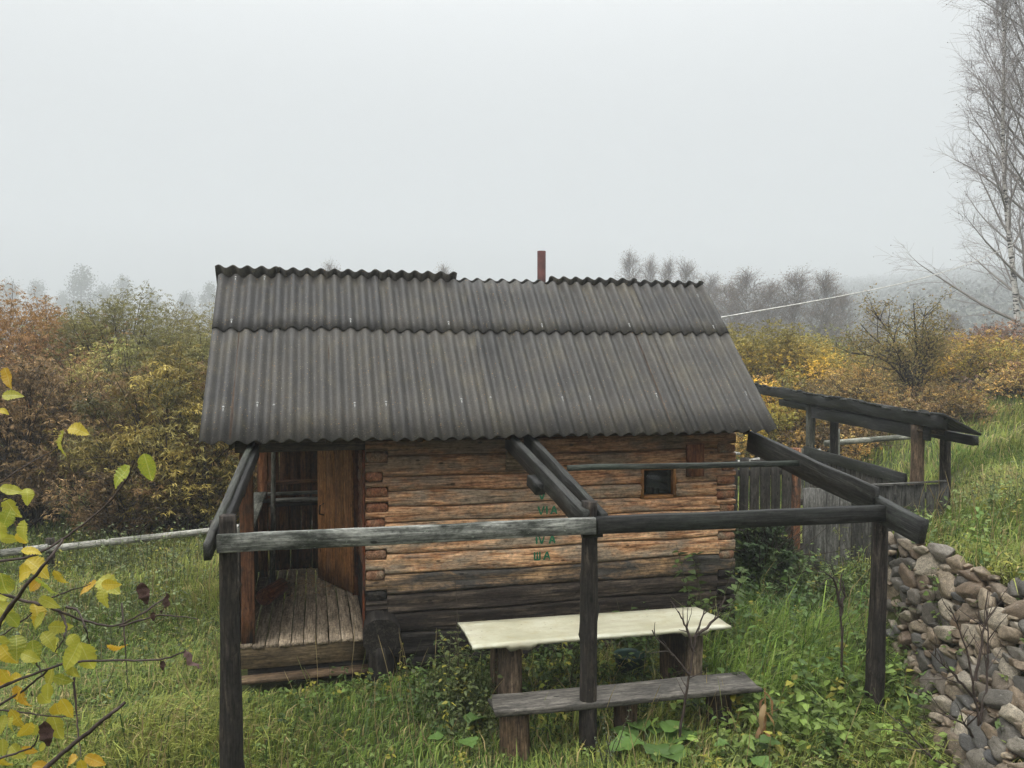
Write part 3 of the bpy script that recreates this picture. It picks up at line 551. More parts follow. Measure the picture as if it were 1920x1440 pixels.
a = Acc(); hp = dh+dv*(dl*.80)+dn*.02; tubes(a, [(np.array([hp+[0, 0, 1.36], hp+dn*.05+[0, 0, 1.34], hp+dn*.055+[0, 0, 1.24], hp+dn*.0+[0, 0, 1.22]]), [.009, .011, .011, .009])], 6); new_obj('door_handle', a.mesh('door_handle', True), M_BLACKIRON, None, door)

# things on the porch
pole = round_log('wooden_pole', (-.965, 1.96, DZ+.002), (-.935, 1.90, 2.30), .030, .026, M_GREY, None, 10, .04, tint=(.85, .83, .78)); tag(pole, 'thin grey pole standing upright on the porch deck', 'pole')
fw = round_log('firewood_log', (-1.02, 1.28, DZ+.094), (-.86, 1.72, DZ+.094), .094, .088, M_REDPOST, None, 16, .03, tint=(.62, .45, .38)); tag(fw, 'short round firewood log lying on the porch deck', 'firewood')
chip = beam('bark_chip', (-1.06, 1.42, DZ+.02), (-.93, 1.62, DZ+.03), .10, .015, M_DECK, None, tint=(.7, .6, .5)); tag(chip, 'flat bark chip lying under the firewood log', 'bark')
a = Acc(); r = np.random.default_rng(9); n = 420; P = np.stack([r.normal(-.55, .24, n).clip(-1.05, -.05), r.normal(2.25, .40, n).clip(.3, 2.8), np.full(n, DZ+.006)], -1); D = runit(n, r)*[1, 1, .15]; leaves(a, P, D, np.tile([0, 0, 1.], (n, 1)), r.uniform(.02, .08, n), r.uniform(.006, .03, n), np.ones((n, 3)), .1)
lt = new_obj('floor_litter', a.mesh('floor_litter'), M_STRAW); tag(lt, 'dry leaves and straw scattered over the porch floor', 'litter', None, 'stuff')

# ------------------------------------------------------------------ pergola frame
per = thing('pergola_frame', 'open frame of blackened timber beams and three posts in front of the bathhouse', 'pergola', (1.6, -2, 0))
round_log('post', (-1.055, -2.02, -.1), (-1.07, -2.02, 1.985), .078, .056, M_BARK, per, 16, .07, .05, knots=7)
round_log('post', (1.590, -2.0, -.1), (1.605, -2.0, 1.975), .070, .064, M_BARK, per, 16, .06, .05, knots=8)
round_log('post', (4.165, -2.0, -.1), (4.215, -2.0, 1.74), .080, .062, M_BARK, per, 16, .06, .05, knots=5)
beam('beam', (-1.13, -2.115, 1.808), (1.605, -2.115, 1.806), .06, .124, M_GREY, per, jit=.003, ch=.005)
beam('beam', (1.622, -2.11, 1.806), (4.27, -2.11, 1.794), .07, .132, M_BLACK, per, jit=.003, ch=.005)
beam('rafter', (-1.185, -2.22, 1.775), (-1.035, -.18, 2.275), .05, .12, M_BLACK, per, jit=.004, tint=(2.2, 2.2, 2.0)); beam('rafter', (-1.125, -2.0, 1.80), (-.985, -.2, 2.25), .04, .11, M_BLACK, per, jit=.004)
beam('rafter', (1.545, -2.06, 1.835), (1.40, -.12, 2.285), .07, .16, M_BLACK, per, jit=.003, tint=(1.3, 1.3, 1.25)); beam('rafter', (1.70, -2.06, 1.815), (1.585, -.12, 2.285), .055, .15, M_BLACK, per, jit=.005, tint=(1.2, 1.2, 1.15))
beam('rafter', (4.215, -2.50, 1.705), (4.16, -1.9, 1.84), .075, .20, M_BLACK, per, jit=.004, tint=(1.3, 1.3, 1.3)); beam('rafter', (4.135, -2.03, 1.885), (4.045, -.12, 2.22), .06, .22, M_BLACK, per, jit=.005, tint=(1.3, 1.3, 1.25))
beam('purlin', (1.735, -1.0, 2.105), (4.17, -1.0, 2.085), .05, .05, M_BLACK, per, jit=.004, tint=(1.6, 1.8, 1.6))
beam('cleat', (1.425, -1.22, 1.955), (1.405, -1.0, 2.01), .09, .10, M_BLACK, per); beam('cleat', (1.52, -2.06, 1.745), (1.68, -2.06, 1.745), .06, .07, M_BLACK, per)
beam('cleat', (-1.09, -.9, 1.98), (-1.09, -.72, 2.0), .09, .10, M_BLACK, per)
a = Acc(); r = np.random.default_rng(4); n = 60; P = np.array([-1.09, -.80, 2.055])+r.normal(0, 1, (n, 3))*[.025, .05, .02]; leaves(a, P, runit(n, r)+[0, 0, .5], runit(n, r), r.uniform(.015, .035, n), r.uniform(.012, .025, n), np.tile([.30, .36, .20], (n, 1))*r.uniform(.7, 1.2, (n, 1)))
ms = new_obj('lichen_tuft', a.mesh('lichen_tuft'), M_LEAF); tag(ms, 'pale green lichen tuft growing on the left pergola rafter', 'lichen')

# ------------------------------------------------------------------ table, bench, bucket
tab = thing('garden_table', 'long low table with a worn cream top on log legs', 'table', (1.9, -1.22, 0))
def tabletop():
    r = np.random.default_rng(21); n = 60; xs = np.linspace(.76, 3.05, n); wv, wv2 = wob(31, 6, 4), wob(32, 8, 9)
    yf = -1.56+.003*wv(xs); yb = -.905+.003*wv2(xs)-.06*np.linspace(0, 1, n); drop = .022+.006*np.abs(wv2(xs*2))
    for c, wd, dp in ((1.17, .10, .035), (2.72, .13, .045)): drop = drop+dp*(np.abs(xs-c) < wd)*r.uniform(.6, 1.1, n)
    xs2 = xs.copy(); xe = np.zeros(n); V = []; ny = 9
    for j in range(ny):
        t = j/(ny-1); y = yf*(1-t)+yb*t; xx = xs.copy(); xx[0] += .012*wv2(j*3.1)+.0; xx[-1] += .02*wv(j*2.7)-(.05*(t > .9)+.02*(t > .7)); V.append(np.stack([xx, y, .752+.0012*wv2(xs*.7+j)], -1))
    top = np.array(V); skirt = top[0].copy(); skirt[:, 2] -= drop; skirt[:, 1] -= .004; back = top[-1].copy(); back[:, 2] -= .024; und = np.array([skirt, *[np.where(np.array([False, False, True])[None], top[j]-[0, 0, .022], top[j]) for j in range(1, ny-1)], back])
    R = np.concatenate([top, und[::-1]]); m_, k = R.shape[:2]; i = np.arange(m_)[:, None]*k+np.arange(k-1)[None]; i2 = ((np.arange(m_)+1) % m_)[:, None]*k+np.arange(k-1)[None]; Q = np.stack([i, i+1, i2+1, i2], -1).reshape(-1, 4)
    cap = []
    for e in (0, k-1):
        for j in range(ny-1): q = [j*k+e, (j+1)*k+e, (m_-2-j)*k+e, (m_-1-j)*k+e]; cap.append(q if e == 0 else q[::-1])
    org = np.array([1.9, -1.22, .75]); return new_obj('tabletop', mesh_np('tabletop', R.reshape(-1, 3)-org, np.concatenate([Q, np.array(cap)])), M_TABLE, Matrix.Translation(Vector(org)), tab)
tabletop()
beam('table_batten', (1.12, -1.52, .708), (1.12, -.95, .708), .10, .042, M_STUMP, tab); beam('table_batten', (2.76, -1.52, .708), (2.76, -.98, .708), .10, .042, M_STUMP, tab)
round_log('leg', (1.11, -1.36, -.08), (1.11, -1.37, .688), .105, .098, M_STUMP, tab, 14, .06, .08, tint=(.8, .75, .7)); round_log('leg', (1.11, -1.06, -.08), (1.11, -1.05, .688), .09, .09, M_STUMP, tab, 14, .06, .08, tint=(.6, .55, .5))
round_log('leg', (2.80, -1.36, -.08), (2.80, -1.36, .688), .075, .07, M_STUMP, tab, 14, .06, .08, tint=(1.1, 1.1, 1.05)); round_log('leg', (2.72, -1.10, -.08), (2.72, -1.1, .688), .12, .12, M_STUMP, tab, 14, .06, .08, tint=(.5, .42, .36))
ben = thing('plank_bench', 'low weathered plank bench on log stubs beside the table', 'bench', (1.95, -1.9, 0))
beam('seat', (.85, -1.905, .40), (3.04, -1.925, .40), .34, .045, M_BENCH, ben, jit=.005, ch=.008, ends=.02)
round_log('leg', (1.02, -1.93, -.1), (1.02, -1.93, .375), .125, .115, M_STUMP, ben, 14, .05, .08, tint=(.72, .62, .5)); round_log('leg', (1.93, -1.9, -.1), (1.94, -1.9, .375), .10, .10, M_STUMP, ben, 14, .05, .08, tint=(.55, .45, .38)); round_log('leg', (2.78, -1.88, -.1), (2.77, -1.88, .375), .11, .10, M_STUMP, ben, 14, .05, .08, tint=(.4, .36, .32))
def bucket():
    th = np.linspace(0, 2*math.pi, 24, endpoint=False); R = [[(rr*math.cos(t), rr*math.sin(t), z) for t in th] for z, rr in ((0, .11), (.27, .145), (.28, .155), (.30, .155), (.30, .142), (.27, .138), (.015, .104))]
    V, Q, T = loft(np.array(R)); root = thing('bucket', 'dark green plastic bucket standing under the table', 'bucket', (2.42, -.80, .0)); M = Matrix.Translation(Vector((2.42, -.80, .0))); o = new_obj('bucket_body', mesh_np('bucket_body', V, Q, T, smooth=True), M_BUCKET, M, root)
    a = Acc(); t = np.linspace(0, math.pi, 12); tubes(a, [(np.stack([.15*np.cos(t), -.155*np.sin(t)*.85, .285-.09*np.sin(t)], -1), np.full(12, .004))], 5); new_obj('handle', a.mesh('handle', True), M_BLACKIRON, M, root)
bucket()

# ------------------------------------------------------------------ stone retaining wall
sw = thing('stone_wall', 'rough retaining wall of piled field stones holding back the grassy bank', 'stone wall', (4.7, -2.4, 0))
def wall_pt(t, s, out=0.):
    """t: y position, s: 0 base .. 1 top"""
    xb, xt = np.interp(t, _XBy, _XBx), np.interp(t, _XTy, _XTx); xb, xt = xb-.10, xt-.06
    g = -.05; return np.array([xb+(xt-xb)*s, t, g+(1.32-g)*s+.03*math.sin(t*3.1)*s])
a = Acc(); ts = np.linspace(-6.4, -.75, 40); ss = np.linspace(0, 1, 9); G = np.array([[wall_pt(t, s)+[.07, 0, -.05] for t in ts] for s in ss]); k = len(ts); i = np.arange(8)[:, None]*k+np.arange(k-1)[None]; a.add(G.reshape(-1, 3), np.stack([i, i+1, i+k+1, i+k], -1).reshape(-1, 4))
b0 = np.array([wall_pt(-.75, s)+[.07, 0, -.05] for s in ss]); b1 = b0+[.7, .25, 0]; a.add(np.concatenate([b0, b1]), [(j, j+1, 9+j+1, 9+j) for j in range(8)]); new_obj('wall_core', a.mesh('wall_core'), M_MORTAR, None, sw)
def stone_mesh(seed, flat=.7):
    import bmesh
    bm = bmesh.new(); bmesh.ops.create_icosphere(bm, subdivisions=3, radius=1); r = np.random.default_rng(seed); ax = runit(15, r); off = r.uniform(.62, 1.15, 15); f = wob2(seed, 2.2); f2 = wob2(seed+50, 3.5)
    for v in bm.verts:
        p = np.array(v.co); q = p/((np.abs(p)**4.5).sum()**(1/4.5))
        for a_, o_ in zip(ax, off):
            d = q@a_
            if d > o_: q = q-a_*(d-o_)*.93
        q = q*(1+.06*f(p[0]*1.5+p[2], p[1]*1.5)+.03*f2(p[0]*2, p[2]*2+p[1])); v.co = Vector((q[0], q[1], q[2]))
    m = bpy.data.meshes.new('stone'); bm.to_mesh(m); bm.free(); m.polygons.foreach_set('use_smooth', np.ones(len(m.polygons), bool)); m.materials.append(M_STONE); return m
STM = [stone_mesh(700+k) for k in range(10)]
def put_stone(p, nrm, sx, sy, sz, mi, rot, mat=None, parent=sw):
    n = Vector(nrm).normalized(); u = Vector((0, 0, 1))-n*n.z; u.normalize(); v = u.cross(n); M = Matrix.Identity(4)
    for i in range(3): M[i][0] = v[i]; M[i][1] = n[i]; M[i][2] = u[i]; M[i][3] = p[i]
    M = M @ Matrix.Rotation(rot, 4, 'Y') @ Matrix.Diagonal((sx, sy, sz, 1)); return new_obj('stone', STM[mi] if mat is None else mat, None, M, parent)
r = np.random.default_rng(77); got = np.zeros((0, 4)); RUB = Acc(); rco = []
for m_ in STM[:4]:
    co = np.zeros(len(m_.vertices)*3, np.float32); m_.vertices.foreach_get('co', co); fi = np.array([list(p.vertices) for p in m_.polygons]); rco.append((co.reshape(-1, 3), fi))
for k in range(9000):
    f = k/9000; a_ = (.10*(1-f)**1.3+.030)*r.uniform(.8, 1.2); asp = r.uniform(.42, .8); t = r.uniform(-4.0, -.78); s_ = r.uniform(.02, 1.0); L_ = np.linalg.norm(wall_pt(t, 1)-wall_pt(t, 0)); q = np.array([t, s_*L_, a_, a_*asp])
    if len(got) == 0 or (((q[0]-got[:, 0])/(q[2]+got[:, 2]))**2+((q[1]-got[:, 1])/(q[3]+got[:, 3]))**2 > .60).all():
        q2 = wall_pt(t, s_); nr = np.cross(wall_pt(t+.05, s_)-q2, wall_pt(t, s_+.05)-q2); nr = nr if nr[0] < 0 else -nr; nr = nr/np.linalg.norm(nr); p = q2+nr*r.uniform(-.055, .012); nn = nr+r.normal(0, .14, 3); sy = r.uniform(.05, .09)
        if len(got) < 286: put_stone(p, nn, a_*1.08, sy, a_*asp*1.1, int(r.integers(10)), r.normal(0, .28))
        else:
            co, fi = rco[int(r.integers(4))]; RUB.add(co*[a_*1.1, sy*.8, a_*asp*1.1]@np.array([[0, 1, 0], [-1, 0, 0], [0, 0, 1]])+p, None, fi)
        got = np.vstack([got, q])
if RUB.n: new_obj('rubble', RUB.mesh('rubble', True), M_RUBBLE, None, sw)['kind'] = 'stuff'
SLAB = stone_mesh(790); SLAB = SLAB.copy(); SLAB.materials.clear(); SLAB.materials.append(M_TARP)
for (u, v, D, sx, sy, sz, ro) in ((1800, 1052, 7.75, .20, .12, .050, -.12), (1768, 1043, 7.9, .10, .10, .045, .1), (1780, 1073, 7.75, .15, .10, .05, -.1)): o = put_stone(at(u, v, D), (-.75, -.55, .35), sx, sy, sz, 0, ro, SLAB)
for (u, v, D) in ((1697, 1016, 8.4), (1712, 1030, 8.3), (1890, 1100, 7.0), (1915, 1120, 6.8)): put_stone(at(u, v, D), (-.8, -.4, .3), .09, .08, .05, int(r.integers(10)), .1)

# ------------------------------------------------------------------ fences and lean-to on the right
fa = thing('dark_board_fence', 'dark gapped board fence between the bathhouse and the brown post', 'fence', (5.1, 2.46, 0))
for k in range(12):
    x = 4.22+.172*k; r = np.random.default_rng(500+k); beam('board', (x, 2.46+r.uniform(-.01, .01), .60+r.uniform(-.06, .06)), (x+r.normal(0, .012), 2.46, 1.72+r.uniform(-.05, .05)), .155*r.uniform(.88, 1.02), .024, M_FENCEDARK if k != 5 else M_REDPOST, fa, up=(0, 1, 0), tint=(.5, .4, .35) if k == 5 else tuple(np.array([1, 1, 1])*r.uniform(.8, 1.5)))
for z in (.85, 1.5): beam('fence_rail', (4.1, 2.50, z), (6.2, 2.50, z), .05, .09, M_FENCEDARK, fa)
round_log('fence_post', (4.25, 2.56, -.2), (4.25, 2.56, 1.6), .06, .06, M_BARK, fa)
bpst = round_log('brown_fence_post', (6.27, 2.52, -.2), (6.29, 2.52, 1.83), .085, .075, M_REDPOST, None, 14, .05, .1, up=(1, 0, 0)); tag(bpst, 'tall reddish brown barked post at the left end of the grey fence', 'post')
fb = thing('grey_board_fence', 'weathered grey board fence running up to the grassy bank', 'fence', (7.5, 2.44, 0))
x = 6.37; k = 0
while x < 8.75:
    r = np.random.default_rng(540+k); wd = r.uniform(.15, .21); g0 = float(gz(x+wd/2, 2.44)); beam('board', (x+wd/2, 2.44+r.uniform(-.012, .012), g0-.12), (x+wd/2+r.normal(0, .01), 2.44, 1.245+r.uniform(-.012, .012)), wd, .026, M_FENCE, fb, up=(0, 1, 0), tint=tuple(np.array([1, 1, 1])*r.uniform(.7, 1.15)*(1 if x < 7 else .55))); x += wd+r.uniform(.006, .03); k += 1
beam('fence_rail', (6.3, 2.49, 1.05), (8.7, 2.49, 1.07), .06, .09, M_FENCE, fb, tint=(.6, .6, .6)); beam('fence_rail', (6.3, 2.49, .4), (8.7, 2.49, .45), .06, .09, M_FENCE, fb, tint=(.6, .6, .6))
beam('top_rail', (7.3, 2.40, 1.27), (8.75, 2.40, 1.285), .06, .025, M_FENCE, fb, tint=(.8, .8, .8))
lean = thing('lean_to_canopy', 'narrow canopy of blackened boards on two posts behind the grey fence', 'canopy', (8.6, 4.5, 0))
round_log('post', (8.40, 2.60, .0), (8.42, 2.60, 2.12), .095, .10, M_STUMP, lean, 14, .05, .1, tint=(.62, .55, .48)); round_log('post', (8.90, 6.12, .1), (8.92, 6.12, 2.26), .085, .085, M_GREY, lean, 14, .05, .1, tint=(.42, .42, .38))
for px, py in ((9.0, 2.7), (9.5, 6.2)): round_log('post', (px, py, .3), (px, py, 1.95), .08, .08, M_BARK, lean)
beam('eave_beam', (8.30, 1.92, 2.21), (9.12, 8.5, 2.50), .10, .20, M_BLACK, lean, jit=.006); beam('lower_beam', (8.44, 2.4, 2.00), (8.93, 6.2, 2.12), .07, .20, M_BLACK, lean, jit=.006)
beam('cross_beam', (8.35, 2.55, 2.085), (9.1, 2.68, 1.98), .12, .12, M_STUMP, lean, tint=(.5, .45, .4))
beam('back_beam', (8.85, 1.95, 1.93), (9.68, 8.4, 2.20), .10, .14, M_BLACK, lean)
for k in range(40):
    t = (k+.5)/40; p = np.array([8.24, 1.85, 2.315])*(1-t)+np.array([9.08, 8.6, 2.615])*t; q = np.array([8.80, 1.80, 2.03])*(1-t)+np.array([9.95, 8.48, 2.22])*t; r = np.random.default_rng(580+k); p = p+[r.normal(-.02, .035), 0, r.normal(0, .010)]; beam('roof_board', tuple(p), tuple(q), .178, .03, M_BLACK, lean, tint=tuple(np.array([1, 1.02, .98])*r.uniform(.8, 2.2)))
fc = thing('back_board_fence', 'dark board fence with a heavy top rail under the canopy', 'fence', (8.7, 4.5, 0))
for k in range(20):
    t = (k+.5)/20; r = np.random.default_rng(620+k); x, y = 8.36+.52*t, 2.75+3.4*t; g0 = float(gz(x, y)); beam('board', (x, y, g0-.2), (x, y, 1.30+.05*t+r.uniform(-.04, .02)), .16, .025, M_FENCEDARK, fc, up=(1, -.15, 0), tint=tuple(np.array([1, 1, 1])*r.uniform(.9, 1.8)))
beam('top_rail', (8.30, 2.72, 1.28), (8.82, 6.15, 1.36), .06, .18, M_BLACK, fc, jit=.005, tint=(1.2, 1.2, 1.2))
rf = thing('pole_fence', 'pale lichened pole fence seen beneath the canopy', 'fence', (10.5, 7.5, .5))
P0, P1 = at(1545, 832, 17.2), at(1790, 812, 16.6); round_log('rail', tuple(P0), tuple(P1), .06, .055, M_RAIL, rf, 10, .06, tint=(.7, .72, .66))
pp = at(1565, 840, 17.0); round_log('post', (pp[0], pp[1], float(gz(pp[0], pp[1]))-.2), (pp[0], pp[1], pp[2]+.40), .11, .10, M_RAIL, rf, 12, .05, tint=(.5, .52, .46))
pp = at(1500, 850, 17.6); round_log('post', (pp[0], pp[1], float(gz(pp[0], pp[1]))-.2), (pp[0], pp[1], pp[2]+.1), .09, .08, M_RAIL, rf, 12, .05, tint=(.5, .52, .46)); 
P0 = at(1360, 872, 18.5); P1 = at(1540, 846, 17.8); round_log('rail', tuple(P0), tuple(P1), .07, .06, M_RAIL, rf, 10, .06)
lb = beam('lichened_board', (4.06, 1.2, 1.92), (4.62, 1.35, 1.93), .35, .03, M_RAIL, None); tag(lb, 'pale lichened board jutting out beside the right eave', 'board'); 
lf = thing('rail_fence', 'low pale lichened log rail at the far edge of the left lawn', 'fence', (-3.3, 5.8, 0))
P0, P1 = at(-160, 1058, 11.6), at(85, 1030, 12.0); P2 = at(398, 995, 12.9); P3 = at(640, 980, 13.6)
round_log('rail', tuple(P1), tuple(P2), .052, .048, M_RAIL, lf, 12, .05, tint=(.8, .8, .76)); round_log('rail', tuple(P0), tuple(P1+np.array([.0, .12, 0])), .06, .055, M_RAIL, lf, 12, .05, tint=(.8, .8, .78)); round_log('rail', tuple(P2+np.array([.02, .12, 0])), tuple(P3), .06, .055, M_RAIL, lf, 12, .05)
for q in (P0, P1, P2, P3): round_log('post', (q[0], q[1]+.22, float(gz(q[0], q[1]))-.3), (q[0], q[1]+.22, q[2]+.12), .07, .065, M_BARK, lf, 10, tint=(1.3, 1.3, 1.2))

#@@VEG@@
# ------------------------------------------------------------------ haze
def haze():
    m = bpy.data.materials.new('fog'); m.use_nodes = True; n = m.node_tree.nodes; n.clear(); o = n.new('ShaderNodeOutputMaterial'); v = n.new('ShaderNodeVolumePrincipled')
    v.inputs['Color'].default_value = (.66, .685, .71, 1); v.inputs['Density'].default_value = HAZE; v.inputs['Anisotropy'].default_value = 0.0
    m.node_tree.links.new(v.outputs[0], o.inputs['Volume'])
    x0, x1, y0, y1, z0, z1 = -1180, 1180, -340, 1180, -6, 196
    V = [(x, y, z) for z in (z0, z1) for x, y in ((x0, y0), (x1, y0), (x1, y1), (x0, y1))]
    b = new_obj('haze', mesh_np('haze', V, [(3, 2, 1, 0), (4, 5, 6, 7), (0, 1, 5, 4), (1, 2, 6, 5), (2, 3, 7, 6), (3, 0, 4, 7)]), m); b['kind'] = 'stuff'
    tag(b, 'pale autumn fog filling the valley', 'fog')
HAZE = 0.0023
haze()

# ------------------------------------------------------------------ woody plants
def frame_of(d):
    d = d/np.linalg.norm(d); r = np.array([0, 0, 1.]) if abs(d[2]) < .9 else np.array([1., 0, 0]); a = np.cross(d, r); a /= np.linalg.norm(a); return d, a, np.cross(d, a)
def limb(r, p, d, L, n, wander, up, droop=0.0):
    """polyline of length L from p: wanders, bends up (or down toward its end)"""
    P = [np.array(p, float)]; d = np.array(d, float); st = L/(n-1)
    for k in range(n-1):
        d = d+r.normal(0, wander, 3)+np.array([0, 0, up-droop*(k/(n-1))]); d /= np.linalg.norm(d); P.append(P[-1]+d*st)
    return np.array(P)
def side_dir(r, d, ang):
    d, a, b = frame_of(d); ph = r.uniform(0, 6.283); return d*math.cos(ang)+(a*math.cos(ph)+b*math.sin(ph))*math.sin(ang)
def bare_tree(r, H, rt, nprim, nsec, ntw, spread, elev=(35, 60), twig=.6, droop=.08, start=.15, tipr=.006, lean=.0, pw=.8):
    """trunk polyline, limb lines, twig lines for a leafless tree standing at the origin"""
    n = 14; z = np.linspace(0, H, n); wx, wy = wob(int(r.integers(1e6)), 3, 3.5/H), wob(int(r.integers(1e6)), 3, 3.5/H); tp = np.stack([wx(z)*H*.012+lean*z, wy(z)*H*.012, z], -1); tp[:, :2] -= tp[0, :2]; tr = rt*(1-z/H)**.9+tipr*1.6
    L1, L2, tips = [], [], []
    for i in range(nprim):
        f = start+(.97-start)*((i+r.uniform(0, 1))/nprim); az = i*2.4+r.normal(0, .4); p = np.array([np.interp(f*H, z, tp[:, k]) for k in range(3)]); el = math.radians(r.uniform(*elev)+18*f); Ln = spread*(1-f)**pw*r.uniform(.7, 1.15)+.05*H*.5
        pr = limb(r, p, (math.cos(az)*math.cos(el), math.sin(az)*math.cos(el), math.sin(el)), Ln, 9, .07, .05, .03); r0 = max(tipr*1.6, min(np.interp(f*H, z, tr)*.55, Ln*.014)); L1.append((pr, np.linspace(r0, tipr, 9)))
        for j in range(nsec):
            t = .18+.8*(j+r.uniform(0, 1))/nsec; k = min(7, int(t*8)); q = pr[k]+(pr[k+1]-pr[k])*(t*8-k); dd = pr[k+1]-pr[k]; sl = Ln*.42*(1.1-t)+twig*.5; se = limb(r, q, side_dir(r, dd, r.uniform(.45, .9))+np.array([0, 0, .15]), sl*r.uniform(.7, 1.2), 6, .1, .03, droop); L2.append((se, np.linspace(max(tipr*1.2, r0*.35*(1.1-t)), tipr*.7, 6)))
            for m in range(ntw):
                u = r.uniform(.15, 1); k2 = min(4, int(u*5)); q2 = se[k2]+(se[k2+1]-se[k2])*(u*5-k2); tw = limb(r, q2, side_dir(r, se[k2+1]-se[k2], r.uniform(.4, 1.0)), twig*r.uniform(.5, 1.2), 4, .12, .02, droop*1.5); L2.append((tw, np.linspace(tipr*.75, tipr*.5, 4))); tips.append(tw[-1])
    return (tp, tr), L1, L2, np.array(tips)
BARK_W, BARK_D = (.52, .50, .47), (.060, .048, .044)
# the tall birch at the right edge
def birch():
    r = np.random.default_rng(2024); b = at(1926, 700, 36); b[2] = float(gz(b[0], b[1])); H = 21.0
    root = thing('birch_tree', 'tall leafless birch with a white trunk at the right edge', 'tree', tuple(b)); M = Matrix.Translation(Vector(b))
    T1, A1, B1, tips = bare_tree(r, H, .20, 84, 12, 10, 6.4, (32, 52), .8, .09, .08, .0062, .0, .5)
    T2, A2, B2, tips2 = bare_tree(r, H*.80, .11, 34, 10, 8, 4.4, (46, 62), .85, .09, .2, .0075, .0, .6); off = np.array([-.35, .2, 2.2]); sh = lambda Ls: [(p+off+np.outer(p[:, 2], [-.055, 0, 0]), q) for p, q in Ls]
    a = Acc(); tubes(a, [T1], 10, BARK_W); new_obj('trunk', a.mesh('trunk', True), M_BIRCH, M, root); a = Acc(); tubes(a, sh([T2]), 8, BARK_W); new_obj('second_stem', a.mesh('second_stem', True), M_BIRCH, M, root)
    a = Acc(); tubes(a, A1+sh(A2), 5, (.25, .23, .215)); new_obj('branches', a.mesh('branches', True), M_STEM, M, root)['kind'] = 'stuff'
    a = Acc(); tubes(a, B1+sh(B2), 3, (.27, .24, .23));  # twig colour lightened to stand for haze over the crown
    tp = np.concatenate([tips, tips2+off+np.outer(tips2[:, 2], [-.055, 0, 0])]); tp = tp[r.uniform(size=len(tp)) < .10]; n = len(tp); leaves(a, tp, runit(n, r), runit(n, r), np.full(n, .06), np.full(n, .05), np.tile([.07, .055, .04], (n, 1)))
    new_obj('twigs', a.mesh('twigs'), M_STEM, M, root)['kind'] = 'stuff'
birch()
# far leafless trees fading in the fog
def far_variant(seed, H, spr):
    r = np.random.default_rng(seed); T, A, B, tips = bare_tree(r, H, H*.009, 34, 9, 6, spr, (36, 60), 1.0, .03, .10, .014, 0, .55); a = Acc(); tubes(a, [T], 6, (.34, .31, .28)); tm = a.mesh('trunk', True, (M_BIRCH,)); a = Acc(); tubes(a, A, 4, (.14, .11, .09)); tubes(a, B, 3, (.15, .11, .085))
    tp = tips+r.normal(0, .2, tips.shape); n = len(tp); leaves(a, tp, runit(n, r), runit(n, r), r.uniform(.08, .16, n), r.uniform(.05, .09, n), np.array([.19, .115, .058])*r.uniform(.6, 1.4, (n, 1))); return tm, a.mesh('crown', False, (M_LEAF,))
FV = [far_variant(31+k, 13, 4.2) for k in range(5)]
def far_tree(u, vtop, D, k, label, wide=1.0):
    b = at(u, 700, D); b[2] = float(gz(b[0], b[1])); top = at(u, vtop, D)[2]; s = (top-b[2])/13.2; sx = s**.6*wide if s > 1 else s*wide
    M = Matrix.Translation(Vector((b[0], b[1], b[2]-.2))) @ Matrix.Rotation(u*.7, 4, 'Z') @ Matrix.Diagonal((sx, sx, s, 1)); root = new_obj('bare_tree', None, None, M); tag(root, label, 'tree', 'leafless trees beyond the bathhouse roof'); tm, cm = FV[k % 5]; new_obj('trunk', tm, None, M, root); new_obj('crown', cm, None, M, root)['kind'] = 'stuff'
far_list = [(1182, 487, 141, 'slender bare tree above the roof, the tallest right of the stove pipe'), (1217, 498, 145, 'thin bare tree above the roof, second right of the stove pipe'), (1250, 503, 137, 'bushy bare tree above the roof, third right of the stove pipe'), (1290, 502, 135, 'wide bare tree rising just left of the roof corner'), (1322, 528, 132, 'low bare tree right at the upper roof corner'), (1366, 540, 113, 'brownish bare tree just right of the upper roof corner'), (1402, 520, 108, 'tall bare tree under the pale wire, left of the forked one'), (1440, 542, 105, 'short bare tree between two taller ones under the wire'), (1482, 520, 102, 'bare tree with a pale trunk crossed by the wire'), (1538, 522, 99, 'tall bare tree left of the small leafy tree'), (1570, 560, 108, 'low bare tree partly behind the small leafy tree'), (1640, 585, 118, 'small bare tree hidden behind the leafy crown'), (1782, 590, 60, 'pale stemmed bare tree between the leafy tree and the birch'), (1850, 610, 56, 'low reddish bare tree beside the birch trunk'), (835, 512, 125, 'faint bare tree top peeking over the middle of the roof'), (625, 506, 130, 'faint bare tree top peeking over the left part of the ridge')]
for k, (u, v, D, lab) in enumerate(far_list): far_tree(u, v, D, k, lab, 1.0 if u < 1300 else 1.55)
# ghostly trees on the left, almost lost in the fog
def ghost_variant(seed):
    r = np.random.default_rng(seed); a = Acc(); tubes(a, [(np.array([[0, 0, 0], [.2, 0, 6], [0, .1, 15]]), [.3, .22, .05])], 6, (.05, .045, .04)); tm = a.mesh('trunk', True, (M_STEM,)); a = Acc(); nc = 60; c = r.normal(0, 1, (nc, 3)); c /= np.linalg.norm(c, axis=1, keepdims=True); c *= r.uniform(.2, 1, (nc, 1))**.5; c = c*[3.4, 3.4, 6.0]+[0, 0, 10]; c[:, :2] *= np.clip(1.5-c[:, 2:]/16, .25, 1.2)
    n = nc*45; P = np.repeat(c, 45, 0)+r.normal(0, .75, (n, 3)); leaves(a, P, runit(n, r)-[0, 0, .4], runit(n, r), r.uniform(.3, .6, n), r.uniform(.2, .4, n), np.array([.055, .065, .03])*r.uniform(.6, 1.4, (n, 1))); return tm, a.mesh('crown', False, (M_LEAF,))
GV = [ghost_variant(61+k) for k in range(3)]
